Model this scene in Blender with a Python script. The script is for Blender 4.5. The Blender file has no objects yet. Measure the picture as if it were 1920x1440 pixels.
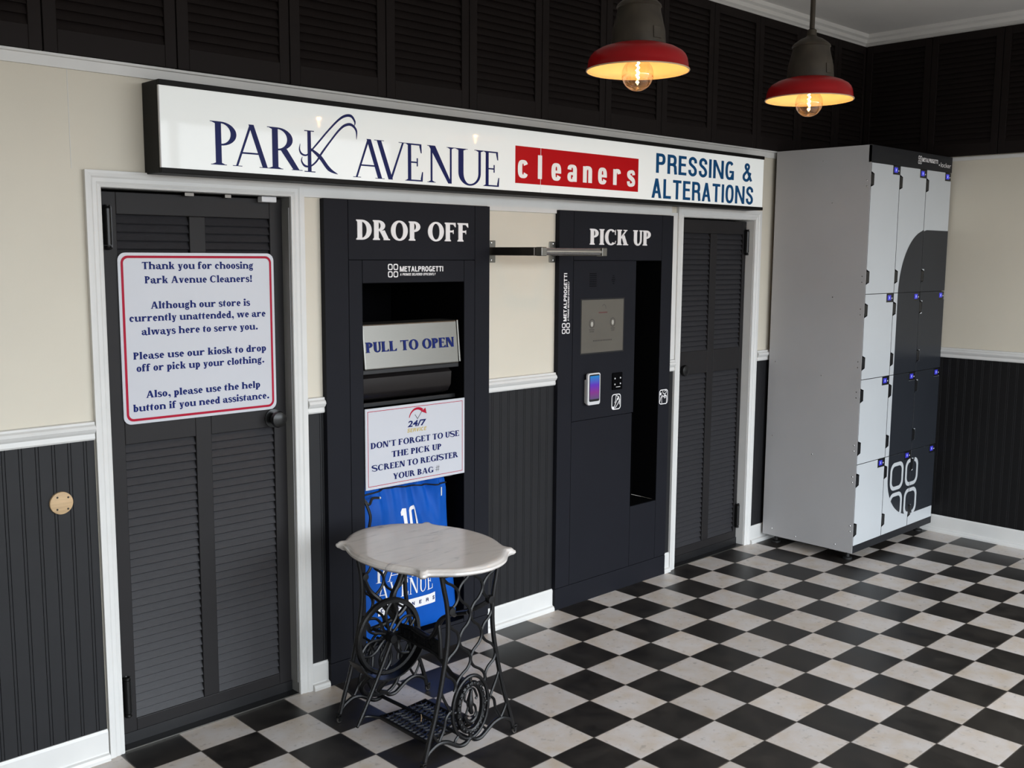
import bpy, bmesh, math, random
from mathutils import Vector, Matrix
random.seed(7)
SC = bpy.context.scene
COL = SC.collection
PI = math.pi

# ---------------------------------------------------------------- camera, world, lights, exposure
cam_d = bpy.data.cameras.new('camera')
cam_d.sensor_fit = 'HORIZONTAL'; cam_d.sensor_width = 36.0; cam_d.lens = 35.7677
cam_d.clip_start = 0.05
cam = bpy.data.objects.new('camera', cam_d); COL.objects.link(cam)
yaw, pit, rol = 0.761944971, -0.126271175, 0.00690240482
fw = Vector((math.sin(yaw)*math.cos(pit), math.cos(yaw)*math.cos(pit), math.sin(pit)))
ri = Vector((math.cos(yaw), -math.sin(yaw), 0)); up = ri.cross(fw)
r2 = ri*math.cos(rol) + up*math.sin(rol); u2 = up*math.cos(rol) - ri*math.sin(rol)
cam.matrix_world = Matrix(((r2.x, u2.x, -fw.x, -3.68496), (r2.y, u2.y, -fw.y, -3.53480), (r2.z, u2.z, -fw.z, 1.82230), (0, 0, 0, 1)))
SC.camera = cam

w = bpy.data.worlds.new('world'); SC.world = w; w.use_nodes = True
wn_ = w.node_tree.nodes; wl_ = w.node_tree.links
w_tc = wn_.new('ShaderNodeTexCoord'); w_sp = wn_.new('ShaderNodeSeparateXYZ'); w_rp = wn_.new('ShaderNodeValToRGB')
wl_.new(w_tc.outputs['Generated'], w_sp.inputs[0]); wl_.new(w_sp.outputs['Z'], w_rp.inputs['Fac'])
w_rp.color_ramp.elements[0].position = 0.0; w_rp.color_ramp.elements[0].color = (0.16, 0.155, 0.15, 1)      # street below the horizon
w_rp.color_ramp.elements[1].position = 0.06; w_rp.color_ramp.elements[1].color = (0.86, 0.93, 1.0, 1)       # overcast sky
wl_.new(w_rp.outputs['Color'], wn_['Background'].inputs[0])
wn_['Background'].inputs[1].default_value = 7.3

def area(name, loc, target, sx, sy, power, col):
    d = bpy.data.lights.new(name, 'AREA'); d.shape = 'RECTANGLE'; d.size = sx; d.size_y = sy
    d.energy = power; d.color = col
    o = bpy.data.objects.new(name, d); COL.objects.link(o)
    o.location = loc
    o.rotation_euler = (Vector(target) - Vector(loc)).to_track_quat('-Z', 'Z').to_euler()
    return o
# the sky outside enters by the glazed shop front behind the camera
portal = area('shop_front_portal', (-0.8, -5.36, 1.56), (-0.8, 0, 1.56), 7.2, 2.88, 1, (1, 1, 1))
portal.data.cycles.is_portal = True

SC.view_settings.view_transform = 'Standard'
SC.view_settings.look = 'None'
SC.view_settings.gamma = 1.0
SC.view_settings.use_curve_mapping = False
SC.view_settings.exposure = 0.26
SC.cycles.use_denoising = True
SC.cycles.max_bounces = 8
SC.cycles.diffuse_bounces = 5
SC.cycles.glossy_bounces = 4
SC.cycles.transparent_max_bounces = 12
SC.cycles.sample_clamp_indirect = 6.0

# ---------------------------------------------------------------- materials
def nd(nt, typ, **kw):
    n = nt.nodes.new(typ)
    for k, v in kw.items(): setattr(n, k, v)
    return n

def mat(name, col, rough=0.5, metal=0.0, vary=0.06, scale=12.0, bump=0.0, bscale=200.0, spec=0.5, emit=None, estr=0.0, coat=0.0, rvary=0.0, stretch=None):
    m = bpy.data.materials.new(name); m.use_nodes = True
    nt = m.node_tree; b = nt.nodes['Principled BSDF']
    b.inputs['Roughness'].default_value = rough; b.inputs['Metallic'].default_value = metal
    b.inputs['Specular IOR Level'].default_value = spec
    if coat: b.inputs['Coat Weight'].default_value = coat; b.inputs['Coat Roughness'].default_value = 0.08
    tc = nd(nt, 'ShaderNodeTexCoord')
    src = tc.outputs['Object']
    if stretch:
        mp = nd(nt, 'ShaderNodeMapping'); mp.inputs['Scale'].default_value = stretch
        nt.links.new(src, mp.inputs['Vector']); src = mp.outputs['Vector']
    nz = nd(nt, 'ShaderNodeTexNoise'); nz.inputs['Scale'].default_value = scale; nz.inputs['Detail'].default_value = 4
    nt.links.new(src, nz.inputs['Vector'])
    rp = nd(nt, 'ShaderNodeValToRGB')
    lo = [max(0, c*(1-vary)) for c in col]; hi = [min(1, c*(1+vary)) for c in col]
    rp.color_ramp.elements[0].position = 0.3; rp.color_ramp.elements[1].position = 0.7
    rp.color_ramp.elements[0].color = (*lo, 1); rp.color_ramp.elements[1].color = (*hi, 1)
    nt.links.new(nz.outputs['Fac'], rp.inputs['Fac']); nt.links.new(rp.outputs['Color'], b.inputs['Base Color'])
    if rvary:
        mr = nd(nt, 'ShaderNodeMapRange'); mr.inputs['To Min'].default_value = rough-rvary; mr.inputs['To Max'].default_value = rough+rvary
        nt.links.new(nz.outputs['Fac'], mr.inputs['Value']); nt.links.new(mr.outputs['Result'], b.inputs['Roughness'])
    if bump:
        n2 = nd(nt, 'ShaderNodeTexNoise'); n2.inputs['Scale'].default_value = bscale; n2.inputs['Detail'].default_value = 2
        nt.links.new(src, n2.inputs['Vector'])
        bp = nd(nt, 'ShaderNodeBump'); bp.inputs['Strength'].default_value = bump; bp.inputs['Distance'].default_value = 0.002
        nt.links.new(n2.outputs['Fac'], bp.inputs['Height']); nt.links.new(bp.outputs['Normal'], b.inputs['Normal'])
    if emit:
        b.inputs['Emission Color'].default_value = (*emit, 1); b.inputs['Emission Strength'].default_value = estr
    return m

M = {}
M['cream'] = mat('cream_wall_paint', (0.635, 0.588, 0.490), 0.55, vary=0.02, scale=3, bump=0.05)
M['white'] = mat('white_trim_paint', (0.66, 0.655, 0.635), 0.4, vary=0.03, scale=8, bump=0.05, bscale=60)
M['ceil'] = mat('ceiling_paint', (0.72, 0.71, 0.69), 0.8, vary=0.02, scale=3)
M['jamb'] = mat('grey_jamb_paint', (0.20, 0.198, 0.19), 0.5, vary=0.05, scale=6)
M['char'] = mat('charcoal_paint', (0.0145, 0.0145, 0.0160), 0.5, spec=0.25, vary=0.08, scale=6, bump=0.06, bscale=90)
M['shut'] = mat('black_shutter_paint', (0.0105, 0.0075, 0.007), 0.6, vary=0.1, scale=5, spec=0.15)
M['doorp'] = mat('dark_door_paint', (0.0155, 0.0142, 0.0148), 0.5, spec=0.22, vary=0.08, scale=6, bump=0.08, bscale=70)
M['slat'] = mat('dark_slat_paint', (0.024, 0.0235, 0.0265), 0.45, spec=0.35, vary=0.15, scale=20, bump=0.15, bscale=60, stretch=(2, 10, 10))
M['kiosk'] = mat('kiosk_powder_coat', (0.0105, 0.0110, 0.0150), 0.6, spec=0.12, vary=0.05, scale=5, bump=0.08, bscale=900)
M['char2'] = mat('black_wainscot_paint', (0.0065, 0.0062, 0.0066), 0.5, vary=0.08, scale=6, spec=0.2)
M['black'] = mat('black_plastic', (0.008, 0.008, 0.009), 0.4, vary=0.1)
M['void'] = mat('black_interior', (0.0015, 0.0015, 0.002), 0.8, vary=0.1, spec=0.05)
M['roller'] = mat('dark_glossy_sheet', (0.014, 0.012, 0.012), 0.28, vary=0.1)
M['hinge'] = mat('black_hinge_metal', (0.005, 0.005, 0.005), 0.3, 0.0, vary=0.1, spec=0.4)
M['iron'] = mat('black_cast_iron', (0.004, 0.004, 0.0045), 0.36, 0.0, vary=0.2, spec=0.35, scale=40, bump=0.25, bscale=160)
M['steel'] = mat('brushed_steel', (0.20, 0.195, 0.178), 0.36, 0.95, vary=0.05, scale=60, stretch=(1, 40, 40), rvary=0.05)
M['chrome'] = mat('polished_steel', (0.62, 0.61, 0.60), 0.16, 1.0, vary=0.04, scale=30)
M['castm'] = mat('worn_caster_metal', (0.16, 0.15, 0.14), 0.35, 0.9, vary=0.2)
M['dsteel'] = mat('dark_steel', (0.10, 0.09, 0.08), 0.3, 0.9, vary=0.05)
M['signcab'] = mat('sign_cabinet_black', (0.0045, 0.004, 0.0035), 0.5, spec=0.15, vary=0.1)
M['face'] = mat('sign_face_acrylic', (0.60, 0.61, 0.595), 0.04, spec=0.16, vary=0.015, scale=2, emit=(0.93, 0.96, 0.93), estr=0.27)
M['navy'] = mat('navy_vinyl', (0.005, 0.011, 0.095), 0.35, spec=0.12, vary=0.03)
M['navy2'] = mat('navy_print', (0.005, 0.014, 0.125), 0.35, spec=0.10, vary=0.03)
M['blue'] = mat('teal_blue_vinyl', (0.005, 0.068, 0.19), 0.35, spec=0.12, vary=0.03)
M['red'] = mat('red_vinyl', (0.42, 0.003, 0.006), 0.3, spec=0.12, vary=0.03, emit=(0.5, 0.004, 0.008), estr=0.08)
M['wvinyl'] = mat('white_vinyl', (0.82, 0.80, 0.80), 0.4, vary=0.02)
M['wlit'] = mat('white_lit_vinyl', (0.80, 0.79, 0.77), 0.2, vary=0.02, emit=(0.95, 0.93, 0.9), estr=0.10)
M['board'] = mat('white_sign_board', (0.55, 0.56, 0.60), 0.25, vary=0.015, scale=4)
M['redp'] = mat('red_print', (0.40, 0.010, 0.035), 0.4, spec=0.1, vary=0.03)
M['gold'] = mat('gold_print', (0.50, 0.38, 0.10), 0.4, vary=0.05)
M['lockside'] = mat('locker_side_grey', (0.42, 0.415, 0.42), 0.55, vary=0.03, scale=3, bump=0.05, bscale=600)
M['lockdoor'] = mat('locker_door_white', (0.52, 0.54, 0.555), 0.42, vary=0.015, scale=4)
M['lockdark'] = mat('locker_dark_vinyl', (0.022, 0.0245, 0.030), 0.3, spec=0.2, vary=0.03, scale=4)
M['lockhead'] = mat('locker_header_dark', (0.016, 0.0165, 0.019), 0.5, spec=0.2, vary=0.04)
M['lockgap'] = mat('locker_carcass_dark', (0.02, 0.02, 0.02), 0.5, vary=0.05)
M['lcd'] = mat('lock_display_blue', (0.01, 0.01, 0.06), 0.2, emit=(0.06, 0.06, 0.75), estr=0.55)
M['lcdtxt'] = mat('lock_display_digit', (0.2, 0.25, 0.6), 0.3, emit=(0.35, 0.4, 1.0), estr=0.8)
M['bag'] = mat('royal_blue_nylon', (0.006, 0.082, 0.40), 0.5, spec=0.12, vary=0.10, scale=9, bump=0.12, bscale=500)
M['cordm'] = mat('black_cord', (0.006, 0.006, 0.007), 0.6)
M['wood'] = mat('bare_plywood', (0.52, 0.36, 0.20), 0.6, vary=0.15, scale=14, stretch=(1, 8, 8))
M['bronze'] = mat('aged_bronze', (0.042, 0.034, 0.024), 0.55, 0.4, vary=0.3, scale=14, bump=0.15, bscale=40)
M['redlamp'] = mat('red_enamel', (0.27, 0.003, 0.005), 0.32, vary=0.06, scale=6, spec=0.25)
M['warmlining'] = mat('glow_tinted_enamel', (0.50, 0.40, 0.24), 0.4, vary=0.03)  # white enamel lining and rim, with the bulb's amber light mixed into the colour
M['screen'] = mat('dim_touch_screen', (0.085, 0.078, 0.066), 0.35, vary=0.05, scale=6, emit=(0.55, 0.50, 0.40), estr=0.035)
M['ui'] = mat('screen_icons', (0.05, 0.045, 0.04), 0.4, vary=0.05)
M['uiw'] = mat('screen_icon_light', (0.3, 0.29, 0.26), 0.4, emit=(0.8, 0.78, 0.7), estr=0.10)
M['uir'] = mat('screen_icon_red', (0.10, 0.03, 0.03), 0.4)
M['termw'] = mat('terminal_white_plastic', (0.62, 0.62, 0.63), 0.35, vary=0.02)
M['rubber'] = mat('black_rubber', (0.01, 0.01, 0.01), 0.6)

def filament_mat():
    m = bpy.data.materials.new('glowing_filament'); m.use_nodes = True
    nt = m.node_tree; nt.nodes.clear()
    e = nd(nt, 'ShaderNodeEmission'); e.inputs[0].default_value = (1.0, 0.62, 0.25, 1); e.inputs[1].default_value = 60
    o = nd(nt, 'ShaderNodeOutputMaterial'); nt.links.new(e.outputs[0], o.inputs[0])
    return m
M['fil'] = filament_mat()

def glass_mat():
    m = bpy.data.materials.new('thin_bulb_glass'); m.use_nodes = True
    nt = m.node_tree; nt.nodes.clear()
    t = nd(nt, 'ShaderNodeBsdfTransparent'); t.inputs[0].default_value = (1.0, 0.93, 0.82, 1)
    g = nd(nt, 'ShaderNodeBsdfGlossy'); g.inputs['Roughness'].default_value = 0.03
    lw = nd(nt, 'ShaderNodeLayerWeight'); lw.inputs['Blend'].default_value = 0.25
    mp = nd(nt, 'ShaderNodeMapRange'); mp.inputs['To Min'].default_value = 0.05; mp.inputs['To Max'].default_value = 0.75
    mx = nd(nt, 'ShaderNodeMixShader'); o = nd(nt, 'ShaderNodeOutputMaterial')
    nt.links.new(lw.outputs['Facing'], mp.inputs['Value']); nt.links.new(mp.outputs['Result'], mx.inputs[0])
    nt.links.new(t.outputs[0], mx.inputs[1]); nt.links.new(g.outputs[0], mx.inputs[2]); nt.links.new(mx.outputs[0], o.inputs[0])
    return m
M['glass'] = glass_mat()

def term_screen_mat():
    m = bpy.data.materials.new('terminal_gradient_screen'); m.use_nodes = True
    nt = m.node_tree; b = nt.nodes['Principled BSDF']; b.inputs['Roughness'].default_value = 0.15
    tc = nd(nt, 'ShaderNodeTexCoord'); sx = nd(nt, 'ShaderNodeSeparateXYZ'); rp = nd(nt, 'ShaderNodeValToRGB')
    nt.links.new(tc.outputs['Generated'], sx.inputs[0]); nt.links.new(sx.outputs['Z'], rp.inputs['Fac'])
    cr = rp.color_ramp
    cr.elements[0].position = 0.0; cr.elements[0].color = (0.10, 0.07, 0.16, 1)
    cr.elements[1].position = 1.0; cr.elements[1].color = (0.01, 0.20, 0.50, 1)
    e = cr.elements.new(0.3); e.color = (0.20, 0.03, 0.22, 1)
    e = cr.elements.new(0.62); e.color = (0.10, 0.03, 0.42, 1)
    nt.links.new(rp.outputs['Color'], b.inputs['Emission Color']); b.inputs['Emission Strength'].default_value = 0.9
    b.inputs['Base Color'].default_value = (0.01, 0.01, 0.02, 1)
    return m
M['tscreen'] = term_screen_mat()

TILE = 0.2286; YW = 7.80
def floor_mat():
    m = bpy.data.materials.new('checker_vinyl_tiles'); m.use_nodes = True
    nt = m.node_tree; b = nt.nodes['Principled BSDF']; L = nt.links.new
    tc = nd(nt, 'ShaderNodeTexCoord')
    mp = nd(nt, 'ShaderNodeMapping'); mp.inputs['Scale'].default_value = (1/TILE, 1/TILE, 1); mp.inputs['Location'].default_value = (0, YW, 0)
    L(tc.outputs['Object'], mp.inputs['Vector'])
    sp = nd(nt, 'ShaderNodeSeparateXYZ'); L(mp.outputs['Vector'], sp.inputs[0])
    def mth(op, a, bb=None):
        n = nd(nt, 'ShaderNodeMath', operation=op)
        if hasattr(a, 'links') or hasattr(a, 'is_linked'): L(a, n.inputs[0])
        else: n.inputs[0].default_value = a
        if bb is not None:
            if hasattr(bb, 'is_linked'): L(bb, n.inputs[1])
            else: n.inputs[1].default_value = bb
        return n.outputs[0]
    fx = mth('FLOOR', sp.outputs['X']); fy = mth('FLOOR', sp.outputs['Y'])
    par = mth('FLOORED_MODULO', mth('ADD', fx, fy), 2.0)          # 0 = white, 1 = black
    cell = nd(nt, 'ShaderNodeCombineXYZ'); L(fx, cell.inputs[0]); L(fy, cell.inputs[1])
    wn = nd(nt, 'ShaderNodeTexWhiteNoise'); L(cell.outputs[0], wn.inputs['Vector'])
    rx = mth('FRACT', sp.outputs['X']); ry = mth('FRACT', sp.outputs['Y'])
    dx = mth('MINIMUM', rx, mth('SUBTRACT', 1.0, rx)); dy = mth('MINIMUM', ry, mth('SUBTRACT', 1.0, ry))
    edge = mth('MINIMUM', dx, dy)
    seam = nd(nt, 'ShaderNodeMapRange'); seam.inputs['From Min'].default_value = 0.004; seam.inputs['From Max'].default_value = 0.014
    seam.inputs['To Min'].default_value = 1.0; seam.inputs['To Max'].default_value = 0.0; L(edge, seam.inputs['Value'])
    # noises, shifted per tile so that neighbours differ
    off = nd(nt, 'ShaderNodeVectorMath', operation='SCALE'); L(wn.outputs['Color'], off.inputs[0]); off.inputs['Scale'].default_value = 9.0
    ad = nd(nt, 'ShaderNodeVectorMath', operation='ADD'); L(tc.outputs['Object'], ad.inputs[0]); L(off.outputs[0], ad.inputs[1])
    n1 = nd(nt, 'ShaderNodeTexNoise'); n1.inputs['Scale'].default_value = 9; n1.inputs['Detail'].default_value = 6; n1.inputs['Roughness'].default_value = 0.6; L(ad.outputs[0], n1.inputs['Vector'])
    n2 = nd(nt, 'ShaderNodeTexNoise'); n2.inputs['Scale'].default_value = 38; n2.inputs['Detail'].default_value = 5; L(ad.outputs[0], n2.inputs['Vector'])
    rw = nd(nt, 'ShaderNodeValToRGB'); e = rw.color_ramp.elements
    e[0].position = 0.30; e[0].color = (0.56, 0.475, 0.385, 1); e[1].position = 0.62; e[1].color = (0.63, 0.59, 0.565, 1)
    x = rw.color_ramp.elements.new(0.47); x.color = (0.60, 0.54, 0.49, 1)
    L(n1.outputs['Fac'], rw.inputs['Fac'])
    vein = nd(nt, 'ShaderNodeMapRange'); vein.inputs['From Min'].default_value = 0.28; vein.inputs['From Max'].default_value = 0.40
    vein.inputs['To Min'].default_value = 0.72; vein.inputs['To Max'].default_value = 1.0; L(n2.outputs['Fac'], vein.inputs['Value'])
    wcol = nd(nt, 'ShaderNodeMix', data_type='RGBA', blend_type='MULTIPLY'); wcol.inputs['Factor'].default_value = 1.0
    L(rw.outputs['Color'], wcol.inputs['A']); L(vein.outputs['Result'], wcol.inputs['B'])
    rb = nd(nt, 'ShaderNodeValToRGB'); e = rb.color_ramp.elements
    e[0].position = 0.35; e[0].color = (0.009, 0.0075, 0.007, 1); e[1].position = 0.75; e[1].color = (0.034, 0.029, 0.025, 1)
    L(n1.outputs['Fac'], rb.inputs['Fac'])
    mx = nd(nt, 'ShaderNodeMix', data_type='RGBA'); L(par, mx.inputs['Factor']); L(wcol.outputs['Result'], mx.inputs['A']); L(rb.outputs['Color'], mx.inputs['B'])
    tv = nd(nt, 'ShaderNodeMapRange'); tv.inputs['To Min'].default_value = 0.88; tv.inputs['To Max'].default_value = 1.06; L(wn.outputs['Value'], tv.inputs['Value'])
    m2 = nd(nt, 'ShaderNodeMix', data_type='RGBA', blend_type='MULTIPLY'); m2.inputs['Factor'].default_value = 1.0
    L(mx.outputs['Result'], m2.inputs['A']); L(tv.outputs['Result'], m2.inputs['B'])
    m3 = nd(nt, 'ShaderNodeMix', data_type='RGBA'); L(seam.outputs['Result'], m3.inputs['Factor']); L(m2.outputs['Result'], m3.inputs['A']); m3.inputs['B'].default_value = (0.085, 0.072, 0.06, 1)
    L(m3.outputs['Result'], b.inputs['Base Color'])
    rg = nd(nt, 'ShaderNodeMapRange'); rg.inputs['To Min'].default_value = 0.30; rg.inputs['To Max'].default_value = 0.50; L(n1.outputs['Fac'], rg.inputs['Value'])
    L(rg.outputs['Result'], b.inputs['Roughness'])
    bp = nd(nt, 'ShaderNodeBump'); bp.inputs['Strength'].default_value = 0.25; bp.inputs['Distance'].default_value = 0.0015; bp.invert = True
    L(seam.outputs['Result'], bp.inputs['Height']); L(bp.outputs['Normal'], b.inputs['Normal'])
    return m
M['floor'] = floor_mat()

def marble_mat():
    m = bpy.data.materials.new('pale_marble'); m.use_nodes = True
    nt = m.node_tree; b = nt.nodes['Principled BSDF']; L = nt.links.new
    tc = nd(nt, 'ShaderNodeTexCoord'); mp = nd(nt, 'ShaderNodeMapping'); mp.inputs['Rotation'].default_value = (0, 0, -0.75); mp.inputs['Scale'].default_value = (3, 15, 4)
    L(tc.outputs['Object'], mp.inputs['Vector'])
    n1 = nd(nt, 'ShaderNodeTexNoise'); n1.inputs['Scale'].default_value = 1.6; n1.inputs['Detail'].default_value = 8; n1.inputs['Roughness'].default_value = 0.65; n1.inputs['Distortion'].default_value = 0.8
    L(mp.outputs['Vector'], n1.inputs['Vector'])
    r = nd(nt, 'ShaderNodeValToRGB'); e = r.color_ramp.elements
    e[0].position = 0.30; e[0].color = (0.36, 0.335, 0.33, 1); e[1].position = 0.5; e[1].color = (0.64, 0.60, 0.565, 1)
    x = r.color_ramp.elements.new(0.375); x.color = (0.585, 0.55, 0.52, 1)
    L(n1.outputs['Fac'], r.inputs['Fac']); L(r.outputs['Color'], b.inputs['Base Color'])
    b.inputs['Roughness'].default_value = 0.16
    return m
M['marble'] = marble_mat()

# ---------------------------------------------------------------- mesh helpers
WORLD = {}                                            # world origin of every object that can be a parent
def layers(polys):
    # strokes of one letter overlap: give overlapping pieces their own thin layer so that no two faces coincide
    out = []; box = []; kept = []
    size = max([abs(c) for q in polys for p in q for c in p] + [1e-3]); tol = 1e-5*size
    def over(A, B):
        for P in (A, B):
            for i in range(len(P)):
                ex, ey = P[i][0]-P[i-1][0], P[i][1]-P[i-1][1]; l = math.hypot(ex, ey)
                if l < 1e-9: continue
                nx, ny = -ey/l, ex/l
                a = [p[0]*nx+p[1]*ny for p in A]; c = [p[0]*nx+p[1]*ny for p in B]
                if min(a) >= max(c)-tol or min(c) >= max(a)-tol: return False
        return True
    for q in polys:
        xs = [p[0] for p in q]; ys = [p[1] for p in q]; bb = (min(xs), max(xs), min(ys), max(ys)); used = set()
        for j in range(len(kept)):
            o = box[j]
            if o[0] < bb[1]-tol and bb[0] < o[1]-tol and o[2] < bb[3]-tol and bb[2] < o[3]-tol and out[j] not in used and over(q, kept[j]): used.add(out[j])
        k = 0
        while k in used: k += 1
        out.append(k); kept.append(q); box.append(bb)
    return out
class MB:
    def __init__(s): s.v = []; s.f = []
    def face(s, pts):
        n = len(s.v); s.v += [tuple(p) for p in pts]; s.f.append(tuple(range(n, n+len(pts)))); return s
    def box(s, x0, x1, y0, y1, z0, z1):
        n = len(s.v)
        s.v += [(x0,y0,z0),(x1,y0,z0),(x1,y1,z0),(x0,y1,z0),(x0,y0,z1),(x1,y0,z1),(x1,y1,z1),(x0,y1,z1)]
        s.f += [tuple(n+i for i in q) for q in ((0,3,2,1),(4,5,6,7),(0,1,5,4),(1,2,6,5),(2,3,7,6),(3,0,4,7))]; return s
    def hexa(s, p):                                    # 8 corners, bottom ring then top ring
        n = len(s.v); s.v += [tuple(q) for q in p]
        s.f += [tuple(n+i for i in q) for q in ((0,3,2,1),(4,5,6,7),(0,1,5,4),(1,2,6,5),(2,3,7,6),(3,0,4,7))]; return s
    def prism(s, ring, off):                           # planar ring of 3-D points pushed along off
        n = len(s.v); k = len(ring); o = Vector(off)
        s.v += [tuple(p) for p in ring] + [tuple(Vector(p)+o) for p in ring]
        s.f.append(tuple(range(n, n+k))); s.f.append(tuple(range(n+2*k-1, n+k-1, -1)))
        for i in range(k): j = (i+1) % k; s.f.append((n+j, n+i, n+k+i, n+k+j))
        return s
    def rings(s, rs, closed=False, cap=True):          # loft through rings of equal length
        n = len(s.v); k = len(rs[0])
        for r in rs: s.v += [tuple(p) for p in r]
        m = len(rs)
        for a in range(m if closed else m-1):
            b = (a+1) % m
            for i in range(k):
                j = (i+1) % k; s.f.append((n+a*k+i, n+a*k+j, n+b*k+j, n+b*k+i))
        if cap and not closed:
            s.f.append(tuple(n+i for i in range(k-1, -1, -1))); s.f.append(tuple(n+(m-1)*k+i for i in range(k)))
        return s
    def tube(s, pts, r, sides=8, closed=False):
        P = [Vector(p) for p in pts]; m = len(P); rr = r if isinstance(r, (list, tuple)) else [r]*m
        rs = []; prev = None
        for i in range(m):
            a = P[i-1] if (i > 0 or closed) else P[i]; b = P[(i+1) % m] if (i < m-1 or closed) else P[i]
            t = (b-a).normalized()
            if prev is None:
                h = Vector((0,0,1)) if abs(t.z) < 0.9 else Vector((1,0,0)); nrm = t.cross(h).normalized()
            else:
                nrm = (prev - t*prev.dot(t)); nrm = nrm.normalized() if nrm.length > 1e-6 else t.orthogonal().normalized()
            prev = nrm; bn = t.cross(nrm)
            rs.append([P[i] + (nrm*math.cos(2*PI*k/sides) + bn*math.sin(2*PI*k/sides))*rr[i] for k in range(sides)])
        return s.rings(rs, closed)
    def lathe(s, prof, c=(0,0,0), n=32, axis='z', cap=False):   # prof = [(radius, height)]
        rs = []
        for (r, h) in prof:
            ring = []
            for k in range(n):
                a = 2*PI*k/n
                if axis == 'z': ring.append((c[0]+r*math.cos(a), c[1]+r*math.sin(a), c[2]+h))
                elif axis == 'y': ring.append((c[0]+r*math.cos(a), c[1]+h, c[2]+r*math.sin(a)))
                else: ring.append((c[0]+h, c[1]+r*math.cos(a), c[2]+r*math.sin(a)))
            rs.append(ring)
        return s.rings(rs, False, cap)
    def flat(s, polys, O, U, V, th=0.0):               # 2-D polygons laid on a plane; th pushes a thickness back
        O = Vector(O); U = Vector(U); V = Vector(V); N = U.cross(V).normalized()
        for p, k in zip(polys, layers(polys)):
            ring = [O + U*a + V*b + N*(k*5e-5) for a, b in p]
            if th: s.prism(ring, N*(-th-k*5e-5))
            else: s.face(ring)
        return s
    def build(s, name, m, parent=None, smooth=False, bevel=0.0, origin=None):
        me = bpy.data.meshes.new(name)
        if parent is not None: o0 = WORLD[parent.name]
        elif origin is not None: o0 = Vector(origin)
        else:
            xs = [p[0] for p in s.v]; ys = [p[1] for p in s.v]; zs = [p[2] for p in s.v]
            o0 = Vector(((min(xs)+max(xs))/2, (min(ys)+max(ys))/2, min(zs)))
        me.from_pydata([(p[0]-o0.x, p[1]-o0.y, p[2]-o0.z) for p in s.v], [], s.f)
        me.materials.append(m)
        bm = bmesh.new(); bm.from_mesh(me)
        if smooth: bmesh.ops.remove_doubles(bm, verts=bm.verts, dist=1e-6)
        bmesh.ops.recalc_face_normals(bm, faces=bm.faces); bm.to_mesh(me); bm.free()
        if smooth:
            me.polygons.foreach_set('use_smooth', [True]*len(me.polygons))
            me.set_sharp_from_angle(angle=math.radians(40))
        o = bpy.data.objects.new(name, me); COL.objects.link(o)
        if parent is not None: o.parent = parent
        else: o.location = o0
        WORLD[o.name] = o0
        if bevel:
            md = o.modifiers.new('soft_edges', 'BEVEL'); md.width = bevel; md.segments = 2; md.limit_method = 'ANGLE'; md.angle_limit = math.radians(50)
        return o

def tag(o, label=None, cat=None, group=None, kind=None):
    if label: o['label'] = label
    if cat: o['category'] = cat
    if group: o['group'] = group
    if kind: o['kind'] = kind
    return o
def empty(name, loc, label=None, cat=None, group=None, kind=None):
    o = bpy.data.objects.new(name, None); COL.objects.link(o); o.location = loc; o.empty_display_size = 0.1
    WORLD[o.name] = Vector(loc)
    return tag(o, label, cat, group, kind)
def copy_tree(o, parent=None, shift=Vector((0,0,0))):
    c = o.copy(); COL.objects.link(c); c.parent = parent
    if parent is None: c.location = o.location + shift
    WORLD[c.name] = WORLD[o.name] + shift
    for ch in list(o.children): copy_tree(ch, c, shift)
    return c
def struct(mb, name, m, **kw): return tag(mb.build(name, m, **kw), kind='structure')

def smooth_path(pts, k=6, closed=False):
    P = [Vector(p) if len(p) == 3 else Vector((p[0], p[1], 0)) for p in pts]; n = len(P); out = []
    for i in range(n if closed else n-1):
        p0 = P[(i-1) % n] if (closed or i > 0) else P[0]; p1 = P[i]; p2 = P[(i+1) % n]; p3 = P[(i+2) % n] if (closed or i < n-2) else P[n-1]
        for j in range(k):
            t = j/k
            out.append(0.5*((2*p1) + (p2-p0)*t + (2*p0-5*p1+4*p2-p3)*t*t + (3*p1-p0-3*p2+p3)*t*t*t))
    if not closed: out.append(P[-1])
    return out

# ---------------------------------------------------------------- lettering (drawn as polygons, cap height 1)
def P_rect(x0, y0, x1, y1): return [[(x0,y0),(x1,y0),(x1,y1),(x0,y1)]]
def P_arc(cx, cy, rx, ry, tx, ty, a0, a1, n=22, e=1.0):
    out = []
    def pt(a, ax, ay):
        c, q = math.cos(a), math.sin(a)
        return (cx + ax*math.copysign(abs(c)**e, c), cy + ay*math.copysign(abs(q)**e, q))
    for i in range(n):
        a = math.radians(a0+(a1-a0)*i/n); b = math.radians(a0+(a1-a0)*(i+1)/n)
        out.append([pt(a, rx, ry), pt(b, rx, ry), pt(b, rx-tx, ry-ty), pt(a, rx-tx, ry-ty)])
    return out
def P_stroke(pts, ws, k=6):
    Q = smooth_path(pts, k); n = len(Q); out = []; L = []; R = []
    for i in range(n):
        t = (Q[min(i+1, n-1)] - Q[max(i-1, 0)]).normalized(); u = i/(n-1)*(len(ws)-1); a = int(min(u, len(ws)-2)) if len(ws) > 1 else 0
        wd = ws[0] if len(ws) == 1 else ws[a] + (ws[a+1]-ws[a])*(u-a)
        nx, ny = -t.y*wd/2, t.x*wd/2
        L.append((Q[i].x+nx, Q[i].y+ny)); R.append((Q[i].x-nx, Q[i].y-ny))
    for i in range(n-1): out.append([R[i], R[i+1], L[i+1], L[i]])
    return out

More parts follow.
